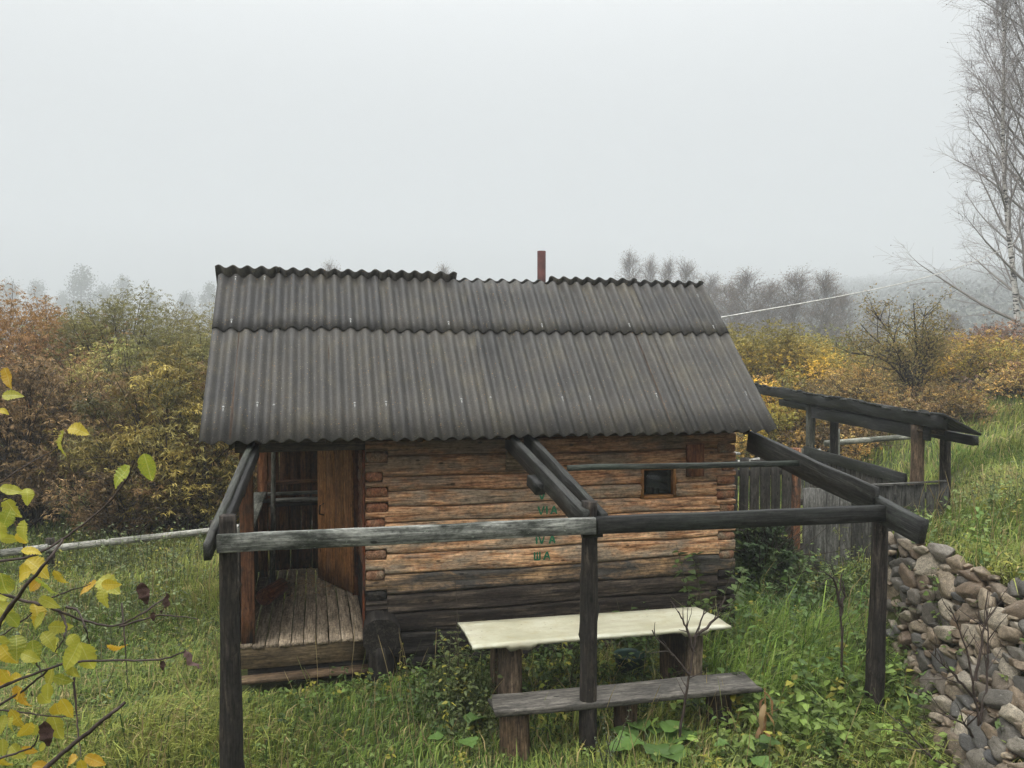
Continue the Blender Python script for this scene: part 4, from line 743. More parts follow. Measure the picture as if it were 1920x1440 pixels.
ghosts = [(22, 520, 380, 'foggy round tree at the far left edge'), (72, 527, 400, 'foggy low tree, second from the far left'), (155, 498, 360, 'tallest of the foggy trees on the left'), (196, 528, 410, 'foggy tree just right of the tallest one'), (232, 520, 400, 'foggy tree behind the olive shrub tops'), (285, 540, 420, 'faint foggy tree halfway between the tallest and the roof'), (352, 542, 410, 'foggy tree left of the one touching the roof edge'), (395, 532, 380, 'foggy tree touching the left roof edge'), (120, 545, 430, 'dimmest low foggy tree on the left')]
for k, (u, v, D, lab) in enumerate(ghosts):
    b = at(u, 700, D); b[2] = float(gz(b[0], b[1])); s = (at(u, v, D)[2]-b[2])/16.0; M = Matrix.Translation(Vector((b[0], b[1], b[2]-.3))) @ Matrix.Rotation(k*1.3, 4, 'Z') @ Matrix.Diagonal((s*.9, s*.9, s, 1)); root = new_obj('foggy_tree', None, None, M); tag(root, lab, 'tree', 'trees lost in fog on the left'); tm, cm = GV[k % 3]; new_obj('trunk', tm, None, M, root); new_obj('crown', cm, None, M, root)['kind'] = 'stuff'
def far_forest():
    r = np.random.default_rng(88); a = Acc(); n = 14000; ang = r.uniform(-.55, 1.0, n); D = 230+(1080-230)*r.uniform(0, 1, n)**.8; x, y = -.5+D*np.sin(ang), -8+D*np.cos(ang); z = gz(x, y); keep = (z > 3) & ((ang > -.05) | (D > 420)); x, y, z = x[keep], y[keep], z[keep]; n = len(x); m = 18; H = r.uniform(6, 11, n); t = r.uniform(.1, 1, (n, m)); ph = r.uniform(0, 6.28, (n, m)); rad = (1-t)*H[:, None]*.22+.4
    P = np.stack([x[:, None]+rad*np.cos(ph), y[:, None]+rad*np.sin(ph), z[:, None]+t*H[:, None]], -1).reshape(-1, 3); k = len(P); leaves(a, P, np.stack([np.cos(ph).ravel(), np.sin(ph).ravel(), np.full(k, -.5)], -1), runit(k, r), r.uniform(1.0, 2.2, k), r.uniform(.7, 1.5, k), np.array([.045, .048, .03])*r.uniform(.6, 1.5, (k, 1)))
    o = new_obj('far_forest', a.mesh('far_forest'), M_LEAF); tag(o, 'dim wooded hillside dissolving into the fog', 'forest', None, 'stuff')
far_forest()

# ------------------------------------------------------------------ shrubs
def shrub(name, label, u, D, vtop, wid, cols, seed, nclus=70, per=46, ll=(.07, .12), lw=(.016, .026), group=None, base=None, squash=.9, stems=26, low=.12, topcol=None, dens=1.0, droop=.5, trunk_col=(.045, .034, .026)):
    """many-stemmed shrub: stems fan out of the root, tufts of leaves sit in clumps around the stem ends"""
    r = np.random.default_rng(seed); b = at(u, 700, D); b[2] = float(gz(b[0], b[1])); H = at(u, vtop, D)[2]-b[2]; root = thing(name, label, 'shrub' if 'tree' not in name else 'tree', tuple(b), group); M = Matrix.Translation(Vector(b)); cols = np.array(cols)
    c = []
    while len(c) < nclus:
        p = r.uniform(-1, 1, 3); q = np.linalg.norm(p)
        if q > 1 or q < .45*r.uniform(0, 1): continue
        z = low+(1-low)*(p[2]*.5+.5); wprof = math.sin(min(1, z*1.15+.18)*math.pi*.55)*(1.15-.55*z**2.2); c.append((p[0]*wid*wprof, p[1]*wid*wprof*squash, z*H*r.uniform(.9, 1.0)))
    c = np.array(c); lines = []; tips = []
    for k in range(nclus):
        bp = np.array([r.normal(0, .22), r.normal(0, .22), 0]); mid = bp*.5+c[k]*[.45, .45, .55]+r.normal(0, .12, 3); t = np.linspace(0, 1, 7)[:, None]; P = (1-t)**2*bp+2*t*(1-t)*mid+t*t*c[k]; lines.append((P, np.linspace(.028, .007, 7)*r.uniform(.7, 1.2)))
        for j in range(5):
            q = P[r.integers(4, 7)]; lines.append((limb(r, q, side_dir(r, P[-1]-P[-2], r.uniform(.3, .9)), r.uniform(.3, .8), 4, .15, .06), np.linspace(.007, .003, 4)))
    a = Acc(); tubes(a, lines, 4, trunk_col); new_obj('stems', a.mesh('stems', True), M_STEM, M, root)['kind'] = 'stuff'
    rad = r.uniform(.17, .42, nclus)*wid/2.4; nt = int(per*dens*1.5); cc = cols[r.integers(0, len(cols), nclus)]*r.uniform(.55, 2.0, (nclus, 1)); TP = (c[:, None]+np.clip(r.normal(0, 1, (nclus, nt, 3)), -1.7, 1.7)*rad[:, None, None]*[1, 1, .85]).reshape(-1, 3); TC = (cc[:, None]*r.uniform(.7, 2.1, (nclus, nt, 1))).reshape(-1, 3)
    if topcol is not None: f = sstep(.55, .95, TP[:, 2:]/H); TC = TC*(1-f)+np.array(topcol)*r.uniform(.7, 1.3, (len(TC), 1))*f
    ok = TP[:, 2] > .05; TP, TC = TP[ok], TC[ok]; nl = 6; n = len(TP)*nl; P = np.repeat(TP, nl, 0)+r.normal(0, .015, (n, 3)); d = runit(n, r)*[1, 1, .5]+np.array([0, 0, -droop]); a = Acc(); leaves(a, P, d, np.tile([0, 0, 1.], (n, 1))+r.normal(0, .5, (n, 3)), r.uniform(*ll, n), r.uniform(*lw, n)*1.15, np.repeat(TC, nl, 0)*r.uniform(.8, 1.2, (n, 1)), .2); new_obj('crown', a.mesh('crown'), M_LEAF, M, root)['kind'] = 'stuff'
    return root
GL = 'autumn shrubs beyond the left rail'
ORB = [(.23, .115, .04), (.17, .095, .042), (.27, .17, .065), (.20, .11, .05)]; OLV = [(.12, .12, .035), (.15, .14, .04), (.10, .10, .032), (.18, .15, .05)]; BRN = [(.095, .060, .026), (.135, .088, .040), (.075, .052, .024), (.16, .105, .045)]; YOL = [(.16, .125, .034), (.125, .105, .032), (.20, .155, .042), (.09, .082, .028), (.15, .095, .036)]
shrub('willow_shrub', 'orange brown willow shrub at the far left behind the others', 40, 22, 556, 3.2, ORB, 1, 150, 60, group=GL, topcol=(.30, .17, .055))
shrub('willow_shrub', 'olive green feathery shrub with upright tops left of the roof', 235, 23, 542, 2.8, OLV, 2, 130, 60, group=GL, topcol=(.19, .175, .06))
shrub('willow_shrub', 'pale olive shrub touching the left roof edge', 385, 24, 572, 2.5, OLV, 3, 120, 60, group=GL, topcol=(.21, .18, .055))
shrub('willow_shrub', 'dark brown drooping shrub at the left frame edge', 40, 15.5, 668, 2.0, BRN, 4, 90, 42, (.085, .135), (.015, .024), GL)
shrub('willow_shrub', 'yellow olive bamboo leaved shrub beside the left eave', 330, 15.0, 640, 1.75, YOL, 5, 95, 44, (.085, .135), (.015, .024), GL, low=.05)
shrub('willow_shrub', 'green olive shrub between the brown one and the yellow one', 215, 16.5, 655, 1.5, OLV+[(.17, .14, .045)], 6, 70, 42, (.07, .12), (.015, .022), GL, low=.05)
shrub('willow_shrub', 'low brown shrub behind the left rail below the yellow one', 250, 14.6, 850, 1.5, BRN+[(.16, .10, .045)], 7, 45, 36, (.07, .11), (.014, .02), GL)
shrub('willow_shrub', 'low yellowish shrub behind the rail near the pergola corner', 400, 15.2, 800, 1.5, YOL+BRN[:2], 8, 55, 40, (.08, .12), (.015, .022), GL)
shrub('willow_shrub', 'brown shrub seen through the porch side opening', 520, 17, 700, 2.0, YOL+OLV, 9, 60, 36, (.08, .12), (.015, .022), GL)
shrub('willow_shrub', 'brown shrub cut by the left frame edge below the orange one', -150, 18, 600, 2.4, BRN+ORB, 10, 60, 36, (.08, .12), (.016, .024), GL)
shrub('willow_shrub', 'rust coloured shrub between the orange one and the olive feathery one', 125, 26, 585, 2.6, ORB+BRN[:1], 11, 110, 54, group=GL, topcol=(.26, .16, .06))
shrub('willow_shrub', 'hazy yellow olive shrub behind the one touching the roof edge', 320, 29, 580, 2.6, OLV+YOL, 12, 100, 50, group=GL, topcol=(.20, .17, .06))
GR = 'autumn bushes beyond the canopy'
YEL = [(.25, .19, .03), (.20, .165, .035), (.17, .15, .035), (.30, .20, .03)]; RED = [(.14, .075, .048), (.11, .07, .05), (.17, .10, .055)]; ORG = [(.21, .13, .038), (.17, .125, .04), (.24, .15, .04), (.13, .10, .04)]
shrub('birch_shrub', 'bright yellow bush right of the roof edge', 1440, 30, 612, 3.2, YEL, 21, 150, 60, (.06, .10), (.035, .055), GR, topcol=(.24, .20, .045), droop=.2)
shrub('birch_shrub', 'yellow green bush left of the small leafy tree', 1540, 32, 628, 2.6, YEL+OLV, 22, 120, 54, (.06, .10), (.035, .055), GR, droop=.2)
shrub('birch_shrub', 'golden bush behind the canopy roof', 1462, 22, 720, 1.9, YEL+ORG, 23, 80, 44, (.05, .08), (.03, .045), GR, droop=.2)
shrub('birch_shrub', 'sparse orange brown bush below the small leafy tree', 1640, 25, 690, 2.4, ORG, 24, 80, 30, (.05, .08), (.03, .04), GR, droop=.2)
shrub('birch_shrub', 'yellow brown bush right of the small leafy tree', 1800, 26, 640, 2.8, ORG+YEL, 25, 120, 44, (.05, .08), (.028, .042), GR, droop=.2)
shrub('birch_shrub', 'dark reddish bush under the birch', 1890, 29, 618, 3.0, RED, 26, 120, 44, (.05, .08), (.025, .04), GR, droop=.2)
shrub('birch_shrub', 'low brown bush at the right frame edge', 1925, 22, 700, 1.7, RED+ORG, 27, 60, 32, (.05, .08), (.025, .04), GR, droop=.2)
shrub('birch_shrub', 'low brown undergrowth bush under the canopy roof', 1590, 21, 800, 1.8, BRN+ORG, 28, 60, 34, (.05, .08), (.025, .04), GR, droop=.2)
shrub('birch_shrub', 'brown bush behind the bank left of the frame edge', 1760, 21, 730, 1.8, ORG+BRN, 29, 60, 30, (.05, .08), (.025, .04), GR, droop=.2)
shrub('dark_green_bush', 'dark green leafy bush in the shade below the dark fence', 1425, 10.9, 985, .55, [(.03, .05, .018), (.045, .065, .02), (.025, .04, .015)], 30, 55, 34, (.06, .10), (.03, .05), None, droop=.3)
def leafy_tree():
    r = np.random.default_rng(404); b = at(1722, 775, 22); b[2] = float(gz(b[0], b[1])); H = at(1722, 552, 22)[2]-b[2]; root = thing('small_leafy_tree', 'small crooked dark tree with sparse olive leaves behind the canopy', 'tree', tuple(b)); M = Matrix.Translation(Vector(b)); n = 12; t = np.linspace(0, 1, n)[:, None]
    ends = [np.array([-.35, 0, H*.95]), np.array([-1.7, .2, H*.78]), np.array([-2.2, -.3, H*.55]), np.array([.35, .3, H*.9]), np.array([.2, -.2, H*.7]), np.array([-1.0, .5, H*.88]), np.array([-1.4, -.6, H*.66]), np.array([.75, .2, H*.62])]
    lines, twigs, tips = [], [], []
    for k, e in enumerate(ends):
        mid = np.array([-.08+.1*(k % 3), 0, H*(.34+.05*(k % 4))]); P = (1-t)**2*np.array([.0, 0, 0])+2*t*(1-t)*mid+t*t*e+np.cumsum(r.normal(0, .025, (n, 3)), 0); P[0] = (0, 0, -.2); lines.append((P, np.linspace(.085 if k == 0 else .055, .012, n)))
        for j in range(16):
            i = r.integers(4, n-1); s = limb(r, P[i], side_dir(r, P[i+1]-P[i], r.uniform(.5, 1.1)), r.uniform(.4, 1.0), 6, .14, .05); twigs.append((s, np.linspace(.014, .005, 6)))
            for m in range(4): q = limb(r, s[r.integers(2, 6)], runit(1, r)[0], r.uniform(.2, .45), 4, .2, .05); twigs.append((q, np.linspace(.006, .003, 4))); tips += [q[-1], q[2], s[-1]]
    a = Acc(); tubes(a, lines, 7, (.035, .028, .024)); new_obj('trunk', a.mesh('trunk', True), M_STEM, M, root); a = Acc(); tubes(a, twigs, 4, (.045, .036, .03)); new_obj('twigs', a.mesh('twigs', True), M_STEM, M, root)['kind'] = 'stuff'
    tips = np.array(tips); tips = tips[(tips[:, 2] > H*.45) | (r.uniform(size=len(tips)) < .4)]; tips = np.repeat(tips, 5, 0)+r.normal(0, .09, (len(tips)*5, 3)); n = len(tips); a = Acc(); leaves(a, tips, runit(n, r)-[0, 0, .3], runit(n, r), r.uniform(.05, .085, n), r.uniform(.03, .045, n), np.array([(.24, .19, .06), (.17, .15, .05), (.28, .20, .07)])[r.integers(0, 3, n)]*r.uniform(.7, 1.3, (n, 1))); new_obj('crown', a.mesh('crown'), M_LEAF, M, root)['kind'] = 'stuff'
leafy_tree()
# pale wire from behind the roof to the birch
def wire():
    p0, p1 = at(1318, 601, 12.0), at(1912, 452, 36); t = np.linspace(0, 1, 40)[:, None]; P = p0+(p1-p0)*t; P[:, 2] -= .35*np.sin(t[:, 0]*math.pi)*1.0; a = Acc(); tubes(a, [(P, np.full(40, .012))], 5); w_ = new_obj('wire', a.mesh('wire', True), M_WIRE); tag(w_, 'pale sagging wire strung from behind the roof to the birch', 'wire')
    pz = round_log('wire_pole', (p0[0], p0[1], float(gz(p0[0], p0[1]))-.2), (p0[0], p0[1], p0[2]+.05), .05, .04, M_BARK, None); tag(pz, 'dark pole behind the roof holding the pale wire', 'pole')
wire()

# ------------------------------------------------------------------ grass
def in_view(x, y, z, m=2.2):
    d = np.stack([x, y, z], -1)-CAM; f = d@_f; u = d@_r; return (f > 2) & (np.abs(u) < f*(960/FPX)+m) & ((d@_u) > -f*(720/FPX)-m*.7)
_c1, _c2, _c3, _dx = wob2(11, 1.1), wob2(12, 2.7), wob2(13, .6), wob2(14, .9)
def lawn():
    r = np.random.default_rng(5); A = Acc()
    for (x0, x1, y0, y1, dens, sc) in ((-4, 5.6, -4.6, 1.2, 1750, 1.0), (-6.5, -1.2, -1.5, 4.0, 1150, 1.05), (-8, -1.2, 4.0, 9.5, 620, 1.25), (4.8, 9.5, -4.5, 2.4, 1500, 1.15), (9.5, 16, -3, 6, 800, 1.3), (3.9, 9.5, 2.4, 8, 520, 1.3), (9, 24, 5, 16, 190, 1.8), (-1.2, 9, 2.95, 12, 130, 1.5), (-14, -1, 9.5, 20, 70, 2.0)):
        n = int((x1-x0)*(y1-y0)*dens); x, y = r.uniform(x0, x1, n), r.uniform(y0, y1, n); z = gz(x, y); ok = in_view(x, y, z)
        ok &= ~((x > -1.24) & (x < W+.08) & (y > -.05) & (y < 2.95)) & ~((x > -1.22) & (x < .05) & (y > -.19) & (y < 0))
        xb, xt = np.interp(y, _XBy, _XBx), np.interp(y, _XTy, _XTx); onw = (y < -.75) & (x > xb-.22) & (x < xt-.02); ok &= ~(onw & (r.uniform(size=n) > np.where(_c1(x*4, y*4) > .9, .16, .025)))
        bare = sstep(.9, 1.5, _c2(x*1.3, y*1.3)+.4*_c1(x*3, y*3)); ok &= r.uniform(size=n) > bare*.75
        x, y, z = x[ok], y[ok], z[ok]; n = len(x); k1, k2, k3 = _c1(x, y), _c2(x, y), _c3(x, y)
        h = (.13+.12*sstep(-1, 1.4, k1)+.10*sstep(0, 1.5, k2))*sc*r.uniform(.45, 1.35, n); h *= np.where((x > 3.1) & (x < 5) & (y > -1.7), 2.2, 1); h *= np.where((x < -1.2) & (y > 3.4), .7, 1); h *= np.where((y > -.35) & (x < W) & (y < 0), .6, 1.); tall = r.uniform(size=n) < .025; h = np.where(tall, h*1.9, h)
        th = 1.6*_dx(x, y)+r.normal(0, .9, n); ln = r.uniform(.35, 1.35, n)*(.7+.5*sstep(-.5, 1, k3)); d = np.stack([np.cos(th), np.sin(th), 0*th], -1); sd = np.stack([-np.sin(th), np.cos(th), 0*th], -1); rot = r.normal(0, .6, n)[:, None]; sd = sd*np.cos(rot)+d*np.sin(rot)
        wd = (r.uniform(.003, .0065, n)*sc**1.1)[:, None]; hh = h[:, None]; l_ = ln[:, None]; up = np.array([0, 0, 1.]); B = np.stack([x, y, z-.01], -1); m1 = B+up*hh*.55*(1-.12*l_)+d*hh*.22*l_; tip = B+up*hh*np.maximum(.16, .98-.52*l_)+d*hh*.85*l_
        V = np.stack([B-sd*wd, B+sd*wd, m1+sd*wd*.8, m1-sd*wd*.8, tip], 1).reshape(-1, 3); b = np.arange(n)[:, None]*5
        g1, g2, g3, g4 = np.array([.125, .20, .036]), np.array([.29, .31, .068]), np.array([.40, .32, .14]), np.array([.05, .095, .02]); f = np.clip(.58+.45*k1+r.normal(0, .3, n), 0, 1)[:, None]; C = g1*(1-f)+g2*f; st = (r.uniform(size=n) < .10+.16*sstep(.0, 1.3, k2+.3*k3))[:, None]; C = np.where(st, g3*r.uniform(.6, 1.15, (n, 1)), C); dk = (r.uniform(size=n) < .18)[:, None]; C = np.where(dk & ~st, g4, C)
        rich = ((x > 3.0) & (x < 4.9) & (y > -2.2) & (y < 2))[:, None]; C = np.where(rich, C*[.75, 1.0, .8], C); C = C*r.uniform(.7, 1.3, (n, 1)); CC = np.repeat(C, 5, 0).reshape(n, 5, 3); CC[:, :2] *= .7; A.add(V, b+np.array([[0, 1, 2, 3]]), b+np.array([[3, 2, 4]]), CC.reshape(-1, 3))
    n = 900; x, y = r.uniform(-4.5, 8.5, n), r.uniform(-4.2, 4.5, n); ok = in_view(x, y, gz(x, y)) & ~((x > -1.3) & (x < W+.1) & (y > -.2) & (y < 3)) & ~((y < -.7) & (x > np.interp(y, _XBy, _XBx)-.2) & (x < np.interp(y, _XTy, _XTx))); x, y = x[ok], y[ok]
    st = []
    for i in range(len(x)): st.append((limb(r, (x[i], y[i], float(gz(x[i], y[i]))), (r.normal(0, .25), r.normal(0, .25), 1), r.uniform(.3, .72), 6, .07, .0, .12), np.array([.0028, .0026, .0024, .0022, .0034, .001])))
    tubes(A, st[::2], 3, (.34, .26, .12)); tubes(A, st[1::4], 3, (.20, .15, .07)); tubes(A, st[3::4], 3, (.19, .21, .07))
    o = new_obj('grass', A.mesh('grass'), M_GRASS); tag(o, 'long autumn grass, green mixed with straw', 'grass', None, 'stuff')
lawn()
def weeds():
    r = np.random.default_rng(6); A = Acc()
    #            cx    cy    sx   sy    n   height  leaf        colour
    patches = ((3.9, -.6, .55, .9, 150, .5, (.05, .10), (.075, .125, .030)), (4.5, .7, .5, .8, 140, .6, (.05, .10), (.06, .105, .026)), (3.5, -1.8, .6, .5, 190, .34, (.06, .11), (.12, .17, .036)), (2.3, -.35, .9, .14, 240, .35, (.04, .07), (.05, .075, .022)), (1.7, -1.05, .7, .3, 300, .34, (.04, .07), (.05, .08, .022)), (.8, -1.15, .2, .35, 170, .45, (.03, .055), (.085, .105, .035)), (-.3, -.45, .6, .18, 110, .16, (.03, .06), (.10, .15, .035)), (4.7, -1.4, .22, .6, 220, .42, (.04, .07), (.08, .12, .03)), (5.6, 1.3, .6, .6, 200, .5, (.04, .08), (.07, .10, .03)), (-2.6, 3.0, 1.2, 1.6, 260, .42, (.03, .06), (.10, .125, .05)), (-3.2, 5.2, 1.3, .5, 240, .6, (.03, .06), (.09, .11, .045)), (1.0, -2.3, 2.6, .5, 520, .14, (.025, .05), (.10, .135, .035)), (-2, -.5, 1.0, 1.2, 380, .15, (.025, .05), (.10, .14, .035)), (3.4, -2.6, .8, .4, 110, .22, (.03, .06), (.12, .15, .04)), (7.5, .4, 1.4, 1.0, 300, .45, (.03, .06), (.11, .14, .045)), (7.2, -2.0, 1.2, 1.0, 260, .4, (.03, .06), (.10, .14, .04)))
    for (cx, cy_, sx, sy, n, H, ls, c) in patches:
        x, y = r.normal(cx, sx, n), r.normal(cy_, sy, n); ok = ~((x > -1.24) & (x < W+.06) & (y > -.10) & (y < 2.95)) & ~((x > -1.22) & (x < .05) & (y > -.22) & (y < 0)); x, y = x[ok], y[ok]; z = gz(x, y); n = len(x); m = 11; hs = H*r.uniform(.35, 1.15, n); t = r.uniform(.15, 1, (n, m)); lean = r.normal(0, .22, (n, 2)); ph = r.uniform(0, 6.28, (n, m))
        B = np.stack([x[:, None]+lean[:, :1]*hs[:, None]*t+.01*np.cos(ph), y[:, None]+lean[:, 1:]*hs[:, None]*t+.01*np.sin(ph), z[:, None]+hs[:, None]*t], -1).reshape(-1, 3); D = np.stack([np.cos(ph), np.sin(ph), r.normal(-.05, .35, (n, m))], -1).reshape(-1, 3); k = len(B); pc = np.array(c)*r.uniform(.7, 1.9, (n, 1)); yl = r.uniform(size=n) < .08; pc[yl] = np.array([.27, .25, .04]); C = np.repeat(pc, m, 0)*r.uniform(.75, 1.25, (k, 1)); L = r.uniform(*ls, k); leaves(A, B, D, np.tile([0, 0, 1.], (k, 1))+r.normal(0, .35, (k, 3)), L, L*r.uniform(.45, .75, k), C, .12, 'ovate', .15)
        tubes(A, [(np.array([[x[i], y[i], z[i]-.02], [x[i]+lean[i, 0]*hs[i], y[i]+lean[i, 1]*hs[i], z[i]+hs[i]]]), [.0035, .0015]) for i in range(0, n)], 3, np.array(c)*.6)
    o = new_obj('weeds', A.mesh('weeds'), M_LEAF); tag(o, 'low broad leaved weeds and herbs mixed into the grass', 'weeds', None, 'stuff')
weeds()

# ------------------------------------------------------------------ single plants one can point to
def herb(name, label, x, y, stems, H, ls, col, seed, spread=.25, per=16, shape='ovate', wr=.6, cat='plant', dry=False, top=0.0):
    r = np.random.default_rng(seed); z = float(gz(x, y)); root = thing(name, label, cat, (x, y, z)); M = Matrix.Translation(Vector((x, y, z))); L = []; B = []; D = []
    for k in range(stems):
        a_ = r.uniform(0, 6.28); s = limb(r, (r.normal(0, .03), r.normal(0, .03), -.03), (math.cos(a_)*spread, math.sin(a_)*spread, 1), H*r.uniform(.6, 1.1), 8, .07, .02); L.append((s, np.linspace(.006, .0025, 8)))
        for j in range(per): i = r.uniform(1.2+top*4, 7); q = s[int(i)]+(s[min(7, int(i)+1)]-s[int(i)])*(i-int(i)); B.append(q); D.append(side_dir(r, s[min(7, int(i)+1)]-s[int(i)-1], r.uniform(.8, 1.4))+np.array([0, 0, -.15]))
    a = Acc(); tubes(a, L, 4, (.06, .055, .03) if not dry else (.05, .038, .03)); new_obj('stems', a.mesh('stems', True), M_STEM, M, root)['kind'] = 'stuff'
    if per:
        n = len(B); LL = r.uniform(*ls, n); a = Acc(); leaves(a, np.array(B), np.array(D), np.tile([0, 0, 1.], (n, 1))+r.normal(0, .3, (n, 3)), LL, LL*wr*r.uniform(.8, 1.2, n), np.array(col)*r.uniform(.7, 1.35, (n, 1)), .15, shape, .25); new_obj('foliage', a.mesh('foliage'), M_LEAF, M, root)['kind'] = 'stuff'
herb('raspberry_bush', 'green leafy raspberry canes against the right corner of the log wall', 3.45, -.40, 9, 1.25, (.07, .12), (.085, .125, .035), 71, .35, 17, wr=.65)
herb('raspberry_cane', 'green leafy cane below the window between the raspberry canes and the middle post', 2.62, -.42, 4, .85, (.07, .11), (.075, .12, .035), 72, .25, 13, wr=.6)
herb('nettle', 'light yellow green nettle under the left end of the table', 1.42, -1.25, 5, .42, (.06, .09), (.21, .25, .04), 73, .3, 10, wr=.55)
herb('nettle', 'pale green nettle under the table beside the middle post', 1.72, -1.10, 3, .58, (.06, .09), (.13, .18, .06), 74, .2, 11, wr=.5)
herb('tall_weed', 'tall flowering weed at the left end of the table', .70, -1.02, 7, .85, (.04, .065), (.12, .14, .055), 75, .25, 20, wr=.45, top=.2)
herb('dead_weed_stalk', 'thin dark dead stalk in front of the log wall', .68, -.55, 1, 1.05, (.03, .04), (.06, .05, .03), 76, .03, 0, dry=True)
herb('tall_weed', 'bushy green weed beside the right pergola post', 4.48, -1.55, 6, .75, (.05, .08), (.11, .15, .04), 77, .3, 16, wr=.5)
herb('tall_weed', 'yellow green weed at the foot of the grey fence', 6.7, 1.55, 7, .9, (.04, .07), (.15, .17, .05), 78, .3, 16, wr=.4)
herb('grey_weed', 'grey green wormwood sprig beside the bench leg', 1.62, -2.30, 5, .5, (.02, .035), (.13, .16, .09), 79, .3, 24, wr=.35)
herb('wall_weed', 'small green weed sprouting halfway up the stone wall', 4.86, -2.05, 4, .30, (.04, .07), (.12, .16, .045), 81, .5, 10, wr=.6)
herb('wall_weed', 'yellowish weed tuft growing at the top of the stone wall beside the grass', 5.02, -2.45, 6, .28, (.05, .09), (.20, .21, .06), 82, .6, 8, wr=.25)
herb('wall_weed', 'dark green weed hanging from the stone wall near the right post', 5.02, -1.35, 5, .30, (.04, .06), (.08, .11, .035), 83, .6, 9, wr=.55)
herb('wall_weed', 'grassy tuft between the stones low on the wall', 4.45, -2.3, 7, .26, (.07, .12), (.15, .17, .05), 84, .7, 7, wr=.12)
herb('tall_weed', 'leafy weed in front of the foot of the stone wall', 4.62, -1.75, 6, .55, (.04, .07), (.10, .14, .04), 85, .4, 14, wr=.5)
def branchy(name, label, root_p, polys, rad, cat='shrub', twigs=14, seed=1, tw=.25, mat=None):
    """bare woody plant from hand-placed limbs with random twigs"""
    r = np.random.default_rng(seed); root = thing(name, label, cat, tuple(root_p)); L = []; T = []
    for P in polys:
        P = np.array(P, float); t = np.linspace(0, len(P)-1, 4*len(P)); Q = np.stack([np.interp(t, np.arange(len(P)), P[:, k]) for k in range(3)], -1)+r.normal(0, .006, (len(t), 3)); L.append((Q, np.linspace(rad, rad*.35, len(t))))
        for k in range(twigs): i = r.integers(len(Q)//3, len(Q)-1); T.append((limb(r, Q[i], side_dir(r, Q[i+1]-Q[i], r.uniform(.4, .9)), tw*r.uniform(.4, 1.3), 5, .14, .05), np.linspace(rad*.4, rad*.15, 5)))
    a = Acc(); tubes(a, L, 6); new_obj('stem', a.mesh('stem', True), M_TWIG if mat is None else mat, None, root)
    if T: a = Acc(); tubes(a, T, 4); new_obj('twigs', a.mesh('twigs', True), M_TWIG if mat is None else mat, None, root)['kind'] = 'stuff'
branchy('dead_stalk', 'upright dark dead stalk left of the right pergola post', (4.05, -1.72, 0), [[(4.05, -1.72, -.05), (4.06, -1.72, .5), (4.03, -1.70, 1.0), (4.09, -1.68, 1.22)], [(4.04, -1.71, .9), (3.95, -1.75, 1.15), (3.80, -1.8, 1.25)], [(4.04, -1.71, .8), (4.12, -1.65, 1.1)]], .014, twigs=4, seed=5, tw=.2)
branchy('dry_sapling', 'thin leafless sapling standing in front of the bench', (2.25, -2.2, 0), [[(2.22, -2.22, -.05), (2.30, -2.2, .3), (2.36, -2.2, .62), (2.42, -2.18, .95), (2.52, -2.16, 1.16)], [(2.39, -2.19, .78), (2.33, -2.2, 1.0), (2.25, -2.2, 1.12)], [(2.36, -2.2, .62), (2.2, -2.22, .80), (2.02, -2.24, 1.0)], [(2.4, -2.18, .9), (2.58, -2.2, 1.05), (2.66, -2.2, 1.2)]], .013, twigs=5, seed=6, tw=.16)
branchy('bare_shrub', 'leafless dark shrub in front of the stone wall at the lower right', (4.30, -3.0, 0), [[(4.32, -3.02, -.05), (4.27, -3.0, .5), (4.20, -2.98, .95), (4.08, -2.95, 1.25)], [(4.30, -3.0, .3), (4.42, -2.95, .7), (4.46, -2.9, 1.1)], [(4.28, -3.0, .55), (4.08, -3.02, .75), (3.86, -3.0, .95)], [(4.31, -3.0, .2), (4.12, -3.05, .42), (3.9, -3.1, .52)], [(4.25, -3.0, .7), (4.34, -2.98, 1.0), (4.40, -2.95, 1.35)], [(4.2, -3.0, .0), (3.95, -2.95, .12), (3.72, -2.85, .40)]], .012, twigs=7, seed=7, tw=.26)
# burdock: each large leaf a part
def big_leaf_mesh(seed, wr=.8, n=11, lobes=0.0):
    r = np.random.default_rng(seed); t = np.linspace(0, 1, n); wd = np.sin(math.pi*np.clip(t, 0, 1)**.72)**.8*wr*.5; wd[0] = .02; wd[-1] = 0.004; wd[2:-1:2] *= 1+.13*(lobes > 0); V = []
    for k, (q, w_) in enumerate(zip(t, wd)):
        e1, e2 = 1+lobes*r.normal(0, .16), 1+lobes*r.normal(0, .16); bz = -.30*q*q+.04*math.sin(q*7+seed)
        for s, e in ((-1, e1), (-.5, e1), (0, 1), (.5, e2), (1, e2)): V.append((q, s*w_*e, bz+abs(s)*w_*(.28+.1*math.sin(k*1.9+seed))+(r.normal(0, .012) if abs(s) == 1 else 0)))
    i = np.arange(n-1)[:, None]*5+np.arange(4)[None]; return mesh_np('leaf', V, np.stack([i, i+5, i+6, i+1], -1).reshape(-1, 4), None, np.ones((n*5, 3)), True)
def orient(p, d, up, s, roll=0.0):
    d = Vector(d).normalized(); u = Vector(up); y = u.cross(d)
    if y.length < .05: y = Vector((0, 1, .1)).cross(d)
    y.normalize(); z = d.cross(y); M = Matrix.Identity(4)
    for i in range(3): M[i][0] = d[i]; M[i][1] = y[i]; M[i][2] = z[i]; M[i][3] = p[i]
    return M @ Matrix.Rotation(roll, 4, 'X') @ Matrix.Diagonal((s, s, s, 1))
BDM = [big_leaf_mesh(810+k, .85, 11, .6) for k in range(3)]
for m_ in BDM: m_.materials.append(M_LEAF)
